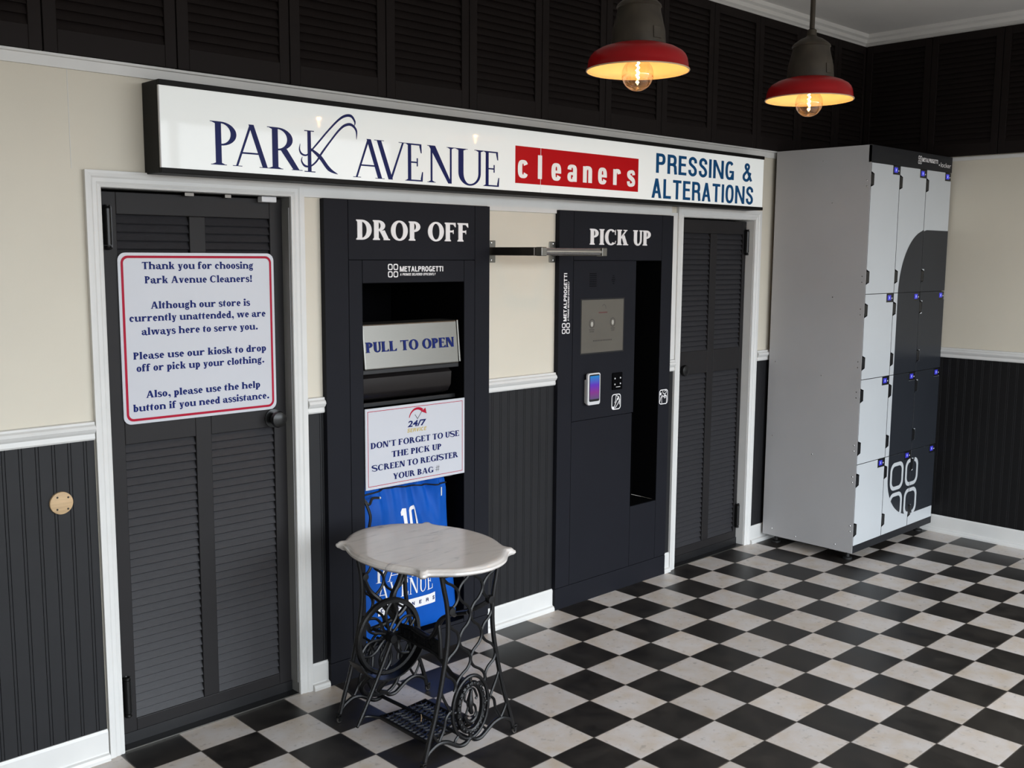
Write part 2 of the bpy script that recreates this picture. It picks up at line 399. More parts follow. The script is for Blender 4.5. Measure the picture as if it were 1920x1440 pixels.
class Serif:
    def __init__(s, st=0.2, h=0.075, sf=0.06, sh=0.055, br=0.05, wide=1.0):
        s.st, s.h, s.sf, s.sh, s.br, s.wd = st, h, sf, sh, br, wide
    def foot(s, x, y, w, up=True, l=True, r=True):
        d = 1 if up else -1; a = s.sf; q = []
        xl = x-(a if l else 0); xr = x+w+(a if r else 0)
        q.append([(xl, y), (xr, y), (xr, y+d*s.sh), (xl, y+d*s.sh)])
        if l: q.append([(x-a*0.7, y+d*s.sh), (x, y+d*s.sh), (x, y+d*(s.sh+s.br))])
        if r: q.append([(x+w, y+d*s.sh), (x+w+a*0.7, y+d*s.sh), (x+w, y+d*(s.sh+s.br))])
        return q
    def stem(s, x, y0=0.0, y1=1.0, w=None, b='lr', t='lr'):
        w = w or s.st; q = P_rect(x, y0, x+w, y1)
        if b: q += s.foot(x, y0, w, True, 'l' in b, 'r' in b)
        if t: q += s.foot(x, y1, w, False, 'l' in t, 'r' in t)
        return q
    def tip(s, x, y, dy):                               # vertical beak at the end of an arm
        a = s.h*1.1; return [[(x-a, y), (x, y), (x+0.012, y+dy), (x-0.02, y+dy), (x-a*1.5, y+dy*0.25)]]
    def glyph(s, c):
        st, h, sf, sh = s.st, s.h, s.sf, s.sh; g = []; x = sf; xh = 0.70
        if c == ' ': return [], 0.30
        if c in 'IHTLEFDPBRKNU':
            pass
        if c == 'I': return s.stem(x), st+2*sf
        if c == 'H':
            g = s.stem(x) + s.stem(x+st+0.30) + P_rect(x+st, 0.48, x+st+0.30, 0.48+h); return g, 2*st+0.30+2*sf
        if c == 'T':
            w = 0.74; m = w/2-st/2; g = s.stem(m, t='') + P_rect(0.02, 1-h, w-0.02, 1)
            for e in (0.02, w-0.02): g += [[(e-0.03, 1), (e+0.03, 1), (e+(0.055 if e < .3 else 0.0), 1-h*1.2), (e-0.012, 0.74), (e+0.012, 0.74)]]
            return g, w
        if c == 'L':
            g = s.stem(x) + P_rect(x, 0, x+st+0.36, h) + s.tip(x+st+0.36, 0, 0.26); return g, st+0.40+sf
        if c in 'EF':
            g = s.stem(x, t='l', b='lr' if c == 'F' else 'l') + P_rect(x, 1-h, x+st+0.32, 1) + s.tip(x+st+0.32, 1, -0.24)
            g += P_rect(x+st, 0.485, x+st+0.20, 0.485+h) + P_rect(x+st+0.17, 0.40, x+st+0.21, 0.62)
            if c == 'E': g += P_rect(x, 0, x+st+0.36, h) + s.tip(x+st+0.36, 0, 0.26)
            return g, st+0.40+sf
        if c == 'D':
            rx = 0.36+st*0.55
            g = s.stem(x, b='l', t='l') + P_arc(x+st*0.9, 0.5, rx, 0.5, st*1.05, h, -90, 90) ; return g, x+st*0.9+rx+0.03
        if c == 'O':
            rx = 0.31+st*0.55; g = P_arc(rx+0.02, 0.5, rx, 0.52, st*1.02, h, 0, 360, 40); return g, 2*rx+0.04
        if c in 'CG':
            rx = 0.30+st*0.55; cx = rx+0.02
            g = P_arc(cx, 0.5, rx, 0.52, st*1.02, h, 48, 312, 32)
            ex = cx+rx*0.67; g += [[(ex-0.01, 0.885), (ex+0.06, 1.0), (ex+0.06, 0.64), (ex+0.01, 0.66)]]
            if c == 'C': g += [[(ex-0.01, 0.115), (ex+0.03, 0.07), (ex+0.08, 0.26), (ex+0.05, 0.27)]]
            else: g += P_rect(ex-st*0.62, 0.03, ex+st*0.42, 0.40) + P_rect(ex-st*0.62-sf, 0.40-sh, ex+st*0.42+sf, 0.42)
            return g, ex+0.13
        if c in 'PRB':
            ry = 0.275; cy = 1-ry; rx = 0.22+st*0.55
            g = s.stem(x, t='l', b='lr' if c != 'B' else 'l') + P_arc(x+st*0.9, cy, rx, ry, st*0.98, h, -90, 90, 18)
            if c == 'P': return g, x+st*0.9+rx+0.03
            if c == 'R':
                a = x+st+0.04; g += [[(a, 0.47), (a+st*1.1, 0.50), (a+st*0.95+0.24, sh), (a+0.23, sh*0.5)]] + P_rect(a+0.20, 0, a+st*0.95+0.30, sh)
                return g, a+st*0.95+0.30
            r2 = 0.265; g += P_arc(x+st*0.9, r2, rx+0.05, r2, st*1.0, h, -90, 90, 18); return g, x+st*0.9+rx+0.09
        if c == 'K':
            a = x+st; g = s.stem(x) + [[(a, 0.40), (a, 0.40+h*1.5), (a+0.30, 1-sh), (a+0.30+h*1.2, 1-sh)]] + P_rect(a+0.18, 1-sh, a+0.46, 1)
            g += [[(a+0.06, 0.50), (a+0.06+st*0.8, 0.66), (a+st*0.9+0.26, sh), (a+0.22, sh)]] + P_rect(a+0.15, 0, a+st*0.9+0.33, sh)
            return g, a+st*0.9+0.34
        if c == 'N':
            t = h*1.25; W = x+t+0.46; g = s.stem(x, w=t, t='l') + s.stem(W, w=t, b='', t='lr')
            g += [[(x-sf*0.6, 1), (x+st*1.15, 1), (W+t, 0), (W+t-st*0.9, 0)]]; return g, W+t+sf
        if c == 'U':
            t = h*1.3; W = 0.36+st; cx = x+W/2+0.0; r = W/2
            g = s.stem(x, 0.32, 1, b='') + s.stem(x+W-t, 0.32, 1, w=t, b='')
            g += P_arc(x+r, 0.34, r, 0.36, st, h*1.2, 180, 270, 12) + P_arc(x+r, 0.34, r, 0.36, t, h*1.2, 270, 360, 12); return g, x+W+sf
        if c in 'AV':
            W = 0.68+st*0.95; m = W/2; t = h*1.15; f = (lambda y: y) if c == 'A' else (lambda y: 1-y)
            A = [(0.06, 0), (0.06+t, 0), (m+0.02, 1), (m-t*0.7, 1)]; B = [(W-0.06-st*1.02, 0), (W-0.06, 0), (m+st*0.5, 1), (m-st*0.52, 1)]
            if c == 'V': A, B = [(W-p[0], p[1]) for p in A], [(W-p[0], p[1]) for p in B]
            g = [[(p[0], f(p[1])) for p in A], [(p[0], f(p[1])) for p in B]]
            if c == 'A': g += P_rect(0.06+0.25*m, 0.30, W-0.06-0.25*m-st*0.3, 0.30+h)
            for q in ((0.0, 0.06+t+sf), (W-0.06-st*1.02-sf*0.8, W)):
                a, b2 = q if c == 'A' else (W-q[1], W-q[0]); y = 0 if c == 'A' else 1-sh
                g += P_rect(a, y, b2, y+sh)
            return g, W
        if c == 'Y':
            W = 0.66+st*0.6; m = W/2; t = h*1.25
            g = s.stem(m-st/2, 0, 0.45, t='') + [[(m-st*0.5, 0.42), (m+st*0.5, 0.42), (0.06+st, 1), (0.06, 1)], [(m-0.02, 0.44), (m+st*0.5, 0.42), (W-0.06, 1), (W-0.06-t, 1)]]
            g += P_rect(0, 1-sh, 0.06+st+sf*0.8, 1) + P_rect(W-0.06-t-sf, 1-sh, W, 1); return g, W
        if c == 'S':
            a = 0.30+st*0.45
            g = P_stroke([(a*2-0.10, 0.80), (a*1.55, 0.955), (a, 0.965), (0.12, 0.88), (0.10, 0.70), (0.26, 0.58), (a+0.12, 0.46), (a*2-0.10, 0.33), (a*2-0.10, 0.14), (a*1.35, 0.035), (a*0.75, 0.035), (0.07, 0.22)],
                         [h*0.6, h, h*1.2, st*0.85, st*1.0, st*1.02, st*1.02, st*1.0, st*0.85, h*1.2, h, h*0.6])
            g += [[(a*2-0.11, 0.72), (a*2-0.06, 0.72), (a*2-0.05, 1.0), (a*2-0.10, 0.93)], [(0.04, 0.0), (0.09, 0.07), (0.10, 0.29), (0.05, 0.29)]]
            return g, a*2+0.02
        if c == "'": return [[(0.05, 1.0), (0.05+st, 1.0), (0.05+st*0.6, 0.66), (0.05+st*0.4, 0.66)]], st+0.1
        if c in '.!':
            g = P_arc(x+st*0.55, st*0.5, st*0.6, st*0.6, st*0.6, st*0.6, 0, 360, 14)
            if c == '!': g += [[(x+st*0.3, 0.30), (x+st*0.8, 0.30), (x+st*1.12, 1.0), (x, 1.0)]]
            return g, st*1.2+sf*1.3
        if c == ',':
            g = P_arc(x+st*0.55, st*0.5, st*0.6, st*0.6, st*0.6, st*0.6, 0, 360, 14) + P_stroke([(x+st*1.0, st*0.5), (x+st*0.9, -0.12), (x+st*0.25, -0.24)], [st*0.35, st*0.4, 0.02]); return g, st*1.2+sf*1.3
        if c == '#':
            g = []
            for a in (0.18, 0.40): g += [[(a, 0.05), (a+0.045, 0.05), (a+0.145, 0.95), (a+0.10, 0.95)]]
            for b in (0.33, 0.62): g += P_rect(0.05, b, 0.66, b+0.04)
            return g, 0.70
        # ---- lower case
        t = h*1.05
        if c in 'il':
            g = s.stem(x, 0, xh if c == 'i' else 1.04, b='lr', t='l')
            if c == 'i': g += P_arc(x+st/2, 0.93, st*0.62, st*0.60, st*0.62, st*0.60, 0, 360, 14)
            return g, st+2*sf
        if c in 'nhur':
            W = 0.22
            if c == 'u':
                b = x+st+W; g = s.stem(x, 0.16, xh, b='', t='l') + s.stem(b, 0, xh, b='r', t='l') + P_arc(x+(W+st)/2+st*0.1, 0.20, (W+st)/2+st*0.12, 0.215, st*0.95, h*1.3, 180, 330, 14); return g, b+st+sf
            g = s.stem(x, 0, xh if c != 'h' else 1.04, b='lr', t='l')
            if c == 'r':
                g += P_stroke([(x+st, 0.46), (x+st+0.10, 0.63), (x+st+0.22, 0.645)], [h, h*1.2, h*1.2]) + P_arc(x+st+0.235, 0.585, 0.10, 0.105, 0.10, 0.105, 0, 360, 16); return g, x+st+0.35
            b = x+st+W; g += s.stem(b, 0, 0.46, b='lr', t='') + P_arc(b+st-(W+st*1.1)/1.0/1.0+0.08, 0.45, (W+st*1.1)-0.08, 0.265, st, h*1.4, 0, 110, 14); return g, b+st+sf
        if c == 'o': return P_arc(0.30, xh/2, 0.29, xh/2+0.02, st*0.98, h, 0, 360, 34), 0.61
        if c in 'ce':
            g = P_arc(0.29, xh/2, 0.27, xh/2+0.02, st*0.98, h*1.1, 0 if c == 'e' else 40, 318, 28)
            if c == 'e': g += P_rect(0.20, xh/2-0.035, 0.555, xh/2+h*0.55)
            else: g += P_arc(0.455, 0.53, 0.10, 0.105, 0.10, 0.105, 0, 360, 16)
            return g, 0.575
        if c in 'dbp':
            if c == 'd': g = P_arc(0.28, xh/2, 0.27, xh/2+0.02, st*0.98, h*1.2, 40, 320, 26) + s.stem(0.36, 0, 1.04, b='r', t='l'); return g, 0.36+st+sf
            if c == 'b': g = s.stem(x, 0, 1.04, b='', t='l') + P_arc(x+st*0.6+0.12, xh/2, 0.27+st*0.1, xh/2+0.02, st*0.98, h*1.2, -130, 130, 26); return g, x+st*0.7+0.41
            g = s.stem(x, -0.30, xh, b='lr', t='l') + P_arc(x+st*0.6+0.12, xh/2, 0.27+st*0.1, xh/2+0.02, st*0.98, h*1.2, -130, 130, 26); return g, x+st*0.7+0.41
        if c == 'a':
            b = 0.36; g = s.stem(b-0.02, 0.06, 0.50, b='', t='') + P_arc(b-0.11+st/2, 0.49, 0.20, 0.225, st*0.9, h*1.3, 0, 150, 14) + P_arc(0.115, 0.54, 0.095, 0.10, 0.095, 0.10, 0, 360, 14)
            g += P_arc(0.24, 0.205, 0.225, 0.225, st*0.92, h, 60, 330, 22) + P_stroke([(b+st*0.4, 0.10), (b+st, 0.03), (b+st+0.10, 0.06)], [st*0.8, h*1.6, h]); return g, b+st+0.09
        if c == 'g':
            g = P_arc(0.27, 0.47, 0.235, 0.245, st*0.85, h, 0, 360, 26) + P_arc(0.29, -0.12, 0.27, 0.19, st*0.55, h*1.2, 0, 360, 26)
            g += P_stroke([(0.14, 0.30), (0.07, 0.19), (0.16, 0.10), (0.42, 0.07), (0.50, 0.0)], [h, st*0.6, st*0.8, st*0.8, st*0.6]) + P_stroke([(0.40, 0.60), (0.50, 0.70), (0.58, 0.69)], [h, h*1.1, h*1.5]); return g, 0.60
        if c in 'ft':
            if c == 'f': g = s.stem(x, 0, 0.82, b='lr', t='') + P_arc(x+st*0.5+0.14, 0.80, 0.14+st*0.5, 0.26, st, h*1.3, 70, 180, 12) + P_arc(x+st+0.13, 0.945, 0.09, 0.10, 0.09, 0.10, 0, 360, 14)
            else: g = s.stem(x, 0.16, 0.70, b='', t='') + [[(x, 0.68), (x+st, 0.68), (x+st, 0.92), (x+st*0.75, 0.92)]] + P_arc(x+0.19, 0.19, 0.19, 0.205, st, h*1.4, 180, 300, 12)
            g += P_rect(0, xh-h*0.9, x+st+0.13, xh); return g, x+st+(0.19 if c == 'f' else 0.15)
        if c == 'k':
            a = x+st; g = s.stem(x, 0, 1.04, b='lr', t='l') + [[(a, 0.27), (a, 0.27+h*1.5), (a+0.19, xh-sh), (a+0.19+h*1.2, xh-sh)]] + P_rect(a+0.08, xh-sh, a+0.34, xh)
            g += [[(a+0.03, 0.34), (a+0.03+st*0.7, 0.47), (a+st*0.8+0.18, sh), (a+0.15, sh)]] + P_rect(a+0.08, 0, a+st*0.8+0.24, sh); return g, a+st*0.8+0.24
        if c == 's':
            g = P_stroke([(0.42, 0.56), (0.34, 0.665), (0.20, 0.665), (0.10, 0.58), (0.13, 0.45), (0.26, 0.37), (0.40, 0.28), (0.42, 0.13), (0.31, 0.035), (0.16, 0.035), (0.05, 0.15)],
                         [h*0.7, h, h*1.2, st*0.75, st*0.85, st*0.9, st*0.85, st*0.75, h*1.2, h, h*0.7])
            g += [[(0.40, 0.48), (0.455, 0.48), (0.455, 0.70), (0.40, 0.66)], [(0.03, 0.0), (0.08, 0.05), (0.085, 0.22), (0.03, 0.22)]]; return g, 0.51
        if c in 'vyw':
            t = h*1.2; D = 0.50+st*0.62; n = 2 if c == 'w' else 1; W = 0
            for k in range(n):
                o = k*(D-0.20); m = o+D/2
                g += [[(o+0.05, xh), (o+0.05+st*1.02, xh), (m+st*0.42, 0), (m-st*0.42, 0)], [(o+D-0.05-t, xh), (o+D-0.05, xh), (m+st*0.3, 0), (m, 0)]]
                g += P_rect(o, xh-sh, o+0.05+st*1.02+sf*0.6, xh) + P_rect(o+D-0.05-t-sf*0.8, xh-sh, o+D, xh); W = o+D
            if c == 'y': g += P_stroke([(D/2+0.07, 0.08), (D/2-0.02, -0.16), (D/2-0.14, -0.22)], [st*0.6, h*1.3, h]) + P_arc(D/2-0.15, -0.175, 0.10, 0.10, 0.10, 0.10, 0, 360, 14)
            return g, W
        return P_rect(0.05, 0, 0.4, xh), 0.45
    def text(s, txt, x0, x1, y0, cap, gap=0.035):       # fitted to the width x0..x1, baseline y0
        out = []; x = 0.0; y1 = []
        for c in txt:
            g, a = s.glyph(c)
            out += [[(p[0]+x, p[1]) for p in q] for q in g]; x += a+gap
        tot = x-gap; kx = (x1-x0)/tot
        return [[(x0+p[0]*kx, y0+p[1]*cap) for p in q] for q in out]

BOLD = Serif(0.235, 0.098, 0.055, 0.062, 0.05)
BOLDL = Serif(0.235, 0.12, 0.055, 0.075, 0.05)
THIN = Serif(0.105, 0.04, 0.085, 0.016, 0.035)

def sans(txt, x0, x1, y0, cap, bold=0.0, shear=0.0):    # built-in sans face turned into polygons
    cu = bpy.data.curves.new('lettering_source', 'FONT'); cu.body = txt; cu.size = 1.0; cu.offset = bold; cu.shear = shear
    cu.resolution_u = 4
    ob = bpy.data.objects.new('lettering_source', cu); COL.objects.link(ob)
    dg = bpy.context.evaluated_depsgraph_get(); me = bpy.data.meshes.new_from_object(ob.evaluated_get(dg))
    P = [[(me.vertices[i].co.x, me.vertices[i].co.y) for i in p.vertices] for p in me.polygons]
    bpy.data.objects.remove(ob); bpy.data.curves.remove(cu); bpy.data.meshes.remove(me)
    xs = [p[0] for q in P for p in q]; a, b = min(xs), max(xs)
    H = SANS_CAP + 2*bold
    k = (x1-x0)/(b-a); kc = cap/H
    return [[(x0+(p[0]-a)*k, y0+(p[1]+bold)*kc) for p in q] for q in P]
SANS_CAP = 0.73
class Sans:                                             # condensed grotesque capitals built from bars and arcs
    def __init__(s, t=0.155, w=0.50, r=0.5): s.t, s.w = t, w
    def glyph(s, c):
        t, w = s.t, s.w; R = P_rect; e = 0.8
        if c == ' ': return [], w*0.55
        if c == 'I': return R(0, 0, t, 1), t
        if c in 'PRB':
            g = R(0, 0, t, 1) + R(t*0.9, 1-t, w*0.55, 1) + R(t*0.9, 0.42, w*0.55, 0.42+t*0.95) + P_arc(w*0.52, 0.71, w*0.48, 0.29, t, t*0.97, -90, 90, 14, e)
            if c == 'R': g += P_stroke([(w*0.60, 0.50), (w*0.84, 0.40), (w*0.88, 0.18), (w*0.93, 0.0)], [t*0.9, t, t, t])
            if c == 'B': g += R(t*0.9, 0, w*0.55, t) + P_arc(w*0.54, 0.255, w*0.48, 0.255, t, t, -90, 90, 14, e)
            return g, w*1.02
        if c == 'D': return R(0, 0, t, 1) + R(t*0.9, 1-t, w*0.5, 1) + R(t*0.9, 0, w*0.5, t) + P_arc(w*0.48, 0.5, w*0.54, 0.5, t, t, -90, 90, 20, e), w*1.02
        if c in 'EFL':
            g = R(0, 0, t, 1)
            if c != 'L': g += R(t, 1-t*0.95, w*0.88, 1) + R(t, 0.47, w*0.82, 0.47+t*0.9)
            if c != 'F': g += R(t, 0, w*0.9, t*0.95)
            return g, w*0.9
        if c == 'T': return R(0, 1-t*0.95, w, 1) + R(w/2-t/2, 0, w/2+t/2, 1), w
        if c == 'N': return R(0, 0, t, 1) + R(w-t*0.1, 0, w+t*0.9, 1) + [[(0, 1), (t*1.05, 1), (w+t*0.9, 0), (w-t*0.15, 0)]], w+t*0.9
        if c == 'M': W = w*1.35; return R(0, 0, t, 1) + R(W-t, 0, W, 1) + [[(0, 1), (t*1.15, 1), (W/2+t*0.4, 0), (W/2-t*0.4, 0)], [(W-t*1.15, 1), (W, 1), (W/2+t*0.4, 0), (W/2-t*0.4, 0)]], W
        if c in 'AV':
            W = w*1.12; m = W/2; f = (lambda p: p) if c == 'A' else (lambda p: (p[0], 1-p[1]))
            g = [[(0, 0), (t*1.02, 0), (m+t*0.5, 1), (m-t*0.5, 1)], [(W-t*1.02, 0), (W, 0), (m+t*0.5, 1), (m-t*0.5, 1)]]
            g = [[f(p) for p in q] for q in g]
            if c == 'A': g += R(W*0.2, 0.24, W*0.8, 0.24+t*0.85)
            return g, W
        if c == 'Y': W = w*1.1; return R(W/2-t/2, 0, W/2+t/2, 0.45) + [[(W/2-t/2, 0.42), (W/2+t/2, 0.42), (t*1.1, 1), (0, 1)], [(W/2-t/2, 0.42), (W/2+t/2, 0.42), (W, 1), (W-t*1.1, 1)]], W
        if c in 'OCG':
            a = w*1.08/2; g = P_arc(a, 0.5, a, 0.515, t, t, *((0, 360) if c == 'O' else (42, 322 if c == 'C' else 300)), 34, e)
            if c == 'G': g += R(2*a-t*0.9, 0.0, 2*a, 0.50) + R(a*0.95, 0.50-t*0.85, 2*a, 0.50) + P_arc(a, 0.5, a, 0.515, t, t, 300, 335, 6, e)
            return g, 2*a
        if c == 'S':
            a = w/2
            return P_stroke([(w-t*0.55, 0.69), (w-t*0.7, 0.85), (a, 0.94), (t*0.75, 0.86), (t*0.6, 0.70), (t*1.0, 0.60), (w*0.66, 0.46), (w-t*0.55, 0.31), (w-t*0.7, 0.14), (a, 0.06), (t*0.7, 0.15), (t*0.5, 0.32)], [t*1.0]*4), w
        if c == '&':
            return P_stroke([(w*1.12, 0.02), (w*0.66, 0.50), (w*0.34, 0.76), (w*0.36, 0.90), (w*0.55, 0.95), (w*0.74, 0.88), (w*0.72, 0.74), (w*0.42, 0.52), (w*0.12, 0.34), (w*0.12, 0.14), (w*0.42, 0.05), (w*0.74, 0.14), (w*0.98, 0.50)], [t*0.95, t, t, t*0.9, t*0.9, t*0.9, t, t, t, t*0.95]), w*1.15
        return R(0, 0, t, 1), t
    def text(s, txt, x0, x1, y0, cap, gap=0.10, shear=0.0):
        out = []; x = 0.0
        for c in txt:
            g, a = s.glyph(c); out += [[(p[0]+x+p[1]*shear, p[1]) for p in q] for q in g]; x += a+gap
        kx = (x1-x0)/(x-gap+shear)
        return [[(x0+p[0]*kx, y0+p[1]*cap) for p in q] for q in out]
GROT = Sans(); HEAVY = Sans(0.20, 0.62)

# =================================================================================================
#                                            THE ROOM
# =================================================================================================
XR = 2.985; XL = -6.2; YF = -5.2; ZC = 3.31; TH = 0.14
D1 = (-2.268, -1.525); D2 = (1.005, 1.725); DZ = 2.043
KD = (-1.389, -0.490); KP = (-0.025, 0.887); KZ = 2.043

f = MB(); f.face([(XL-0.1, YF-0.1, 0), (XR+0.1, YF-0.1, 0), (XR+0.1, 0.9, 0), (XL-0.1, 0.9, 0)])
struct(f, 'floor', M['floor'], origin=(0, 0, 0))
struct(MB().box(XL-TH, XR+TH, YF-TH, TH, ZC, ZC+0.1), 'ceiling', M['ceil'])

b = MB()
edges = [(XL-TH, D1[0], None), (D1[0], D1[1], DZ), (D1[1], KD[0]+0.02, None), (KD[0]+0.02, KD[1]-0.02, KZ-0.02), (KD[1]-0.02, KP[0]+0.02, None), (KP[0]+0.02, KP[1]-0.02, KZ-0.02), (KP[1]-0.02, D2[0], None), (D2[0], D2[1], DZ), (D2[1], XR+TH, None)]
for x0, x1, top in edges: b.box(x0, x1, 0, TH, top or 0, ZC)
struct(b, 'wall_back', M['cream'], origin=(0, 0, 0))
struct(MB().box(XR, XR+TH, YF-TH, 0, 0, ZC), 'wall_right', M['cream'])
# walls behind the camera, with the glazed shop front the daylight comes through
FW = [(-4.4, 2.8, 0.12, 3.0)]
b = MB()
x0, x1, z0, z1 = FW[0]
b.box(XL-TH, x0, YF-TH, YF, 0, ZC).box(x1, XR+TH, YF-TH, YF, 0, ZC).box(x0, x1, YF-TH, YF, 0, z0).box(x0, x1, YF-TH, YF, z1, ZC)
struct(b, 'wall_front', M['cream'])
b = MB(); b.box(XL-TH, XL, YF-TH, 0, 0, ZC)
struct(b, 'wall_left', M['cream'])
def window_frame(name, pts, ax, at):
    m = MB()
    for (a0, a1, c0, c1) in pts:
        if ax == 'x': m.box(a0, a1, at-0.03, at+0.03, c0, c1)
        else: m.box(at-0.03, at+0.03, a0, a1, c0, c1)
    return tag(m.build(name, M['dsteel']), kind='structure')
window_frame('window_1', [(-4.4, 2.8, 0.12, 0.18), (-4.4, 2.8, 2.94, 3.0), (-4.4, -4.34, 0.18, 2.94), (-2.03, -1.97, 0.18, 2.94), (0.37, 0.43, 0.18, 2.94), (2.74, 2.8, 0.18, 2.94)], 'x', YF-0.07)

# ---- crown moulding, white board under the shutters, chair rails, baseboards
def profile_x(m, prof, x0, x1):                        # prof = [(depth from wall, z)] run along the back wall
    m.prism([(x0, -d, z) for d, z in prof], (x1-x0, 0, 0))
def profile_y(m, prof, y0, y1):
    m.prism([(XR-d, y0, z) for d, z in prof], (0, y1-y0, 0))
crown = [(0, 3.235), (0.012, 3.235), (0.016, 3.25), (0.03, 3.258), (0.036, 3.278), (0.052, 3.288), (0.056, ZC), (0, ZC)]
m = MB(); profile_x(m, crown, XL, XR); struct(m, 'trim_1', M['white'])
m = MB(); profile_y(m, crown, YF, -0.0005); struct(m, 'trim_2', M['white'])
board = [(0, 2.423), (0.010, 2.423), (0.010, 2.456), (0.020, 2.458), (0.020, 2.466), (0, 2.466)]
m = MB(); profile_x(m, board, XL, XR); struct(m, 'trim_3', M['white'])
m = MB(); profile_y(m, [(0, 2.440), (0.008, 2.440), (0.008, 2.462), (0, 2.462)], YF, -0.02); struct(m, 'trim_4', M['white'])
# board between the door casings, above the kiosks
m = MB(); m.box(-1.468, KP[1]+0.005, -0.012, 0, 2.044, 2.13).box(KD[1]+0.002, KP[0]-0.002, -0.012, 0, 2.026, 2.044); struct(m, 'trim_5', M['white'])
rail = [(0, 1.174), (0.014, 1.174), (0.018, 1.180), (0.016, 1.196), (0.024, 1.204), (0.030, 1.214), (0.026, 1.224), (0.018, 1.230), (0.018, 1.238), (0, 1.240)]
bead_z = (0.112, 1.176)
base = [(0, 0.0), (0.030, 0.0), (0.030, 0.012), (0.026, 0.022), (0.016, 0.026), (0.014, 0.030), (0.014, 0.104), (0.010, 0.114), (0, 0.114)]
segs = [(XL, -2.328), (-1.468, KD[0]-0.001), (KD[1]+0.001, KP[0]-0.001), (KP[1]+0.001, 0.946), (1.786, XR-0.03)]
n_trim = 6
def beadboard(x0, x1):
    pitch = 0.0532; ph = -2.627; prof = []
    k = math.ceil((x0-ph)/pitch); prof.append((x0, 0.006))
    while ph+k*pitch < x1-0.012:
        c = ph+k*pitch
        if c > x0+0.012:
            prof += [(c-0.0062, 0.006), (c-0.0050, 0.0035), (c-0.0038, 0.006), (c+0.0038, 0.006), (c+0.0050, 0.0035), (c+0.0062, 0.006)]
        k += 1
    prof.append((x1, 0.006)); return prof
for x0, x1 in segs:
    m = MB(); pr = beadboard(x0, x1)
    for (a, da), (c, dc) in zip(pr, pr[1:]): m.face([(a, -da, bead_z[0]), (c, -dc, bead_z[0]), (c, -dc, bead_z[1]), (a, -da, bead_z[1])])
    struct(m, 'trim_%d' % n_trim, M['char']); n_trim += 1
    m = MB(); profile_x(m, rail, x0, x1); struct(m, 'trim_%d' % n_trim, M['white']); n_trim += 1
    m = MB(); profile_x(m, base, x0, x1); struct(m, 'baseboard_back', M['white'])
# right wall
m = MB(); pr = beadboard(-6.2, 0.0)
pr = [(a, 0.006-(0.006-d)*0.4) for a, d in pr]
for (a, da), (c, dc) in zip(pr, pr[1:]): m.face([(XR-da, a, bead_z[0]), (XR-dc, c, bead_z[0]), (XR-dc, c, bead_z[1]), (XR-da, a, bead_z[1])])
struct(m, 'trim_%d' % n_trim, M['char2']); n_trim += 1
m = MB(); profile_y(m, rail, YF, -0.03); struct(m, 'trim_%d' % n_trim, M['white']); n_trim += 1
m = MB(); profile_y(m, base, YF, -0.03); struct(m, 'baseboard_right', M['white'])
m = MB(); m.box(-2.3615, -2.360, -0.0012, 0, 2.10, 2.423); struct(m, 'trim_%d' % n_trim, M['white']); n_trim += 1

# ---- louvered shutters that clad the upper wall
def shutter_bm(frame, slats, at, wdt, z0, z1):
    st = 0.045; lo = 0.075
    frame.box(*at(0.001, st), z0, z1).box(*at(wdt-st, wdt-0.003), z0, z1).box(*at(st, wdt-st), z0, z0+lo).box(*at(st, wdt-st), z1-0.05, z1)
    n = int((z1-z0-lo-0.05)/0.032); p = (z1-z0-lo-0.05)/n
    return st, lo, n, p
def add_shutter(along, a0, wdt, label):
    z0, z1 = 2.468, 3.234
    loc = (a0+wdt/2, 0, z0) if along == 'x' else (XR, a0+wdt/2, z0)
    root = empty('louvered_shutter', loc, label, 'shutter', 'dark louvered shutters under the ceiling')
    fr = MB(); sl = MB(); d = 0.028
    at = (lambda p, q: (a0+p, a0+q, -d, -0.001)) if along == 'x' else (lambda p, q: (XR-d, XR-0.001, a0+p, a0+q))
    st, lo, n, p = shutter_bm(fr, sl, at, wdt, z0, z1)
    for i in range(n):
        z = z0+lo+i*p
        pts = [(0.005, z+p*1.12), (0.010, z+p*1.12), (0.024, z-0.001), (0.019, z-0.001)]
        if along == 'x': sl.prism([(a0+st, -q, zz) for q, zz in pts], (wdt-2*st, 0, 0))
        else: sl.prism([(XR-q, a0+st, zz) for q, zz in pts], (0, wdt-2*st, 0))
    if along == 'x': sl.box(a0+st, a0+wdt-st, -0.004, -0.001, z0+lo, z1-0.05)
    else: sl.box(XR-0.004, XR-0.001, a0+st, a0+wdt-st, z0+lo, z1-0.05)
    fr.build('frame', M['shut'], root, bevel=0.002); sl.build('slats', M['shut'], root)
ORD = ['', 'first', 'second', 'third', 'fourth', 'fifth', 'sixth', 'seventh', 'eighth', 'ninth', 'tenth', 'eleventh', 'twelfth', 'thirteenth']
xs = [-2.898+0.4572*k for k in range(13)]
for k, x0 in enumerate(xs):
    wd = min(0.4572, XR-0.002-x0)
    if wd < 0.2: continue
    num = 13-k
    add_shutter('x', x0, wd, 'dark louvered shutter on the back wall above the sign wall, %s from the room corner' % ORD[num])
for k in range(5):
    y1 = -0.031-0.450*k
    add_shutter('y', y1-0.450, 0.450, 'black louvered shutter high on the side wall by the locker, %s from the corner' % ORD[k+1])

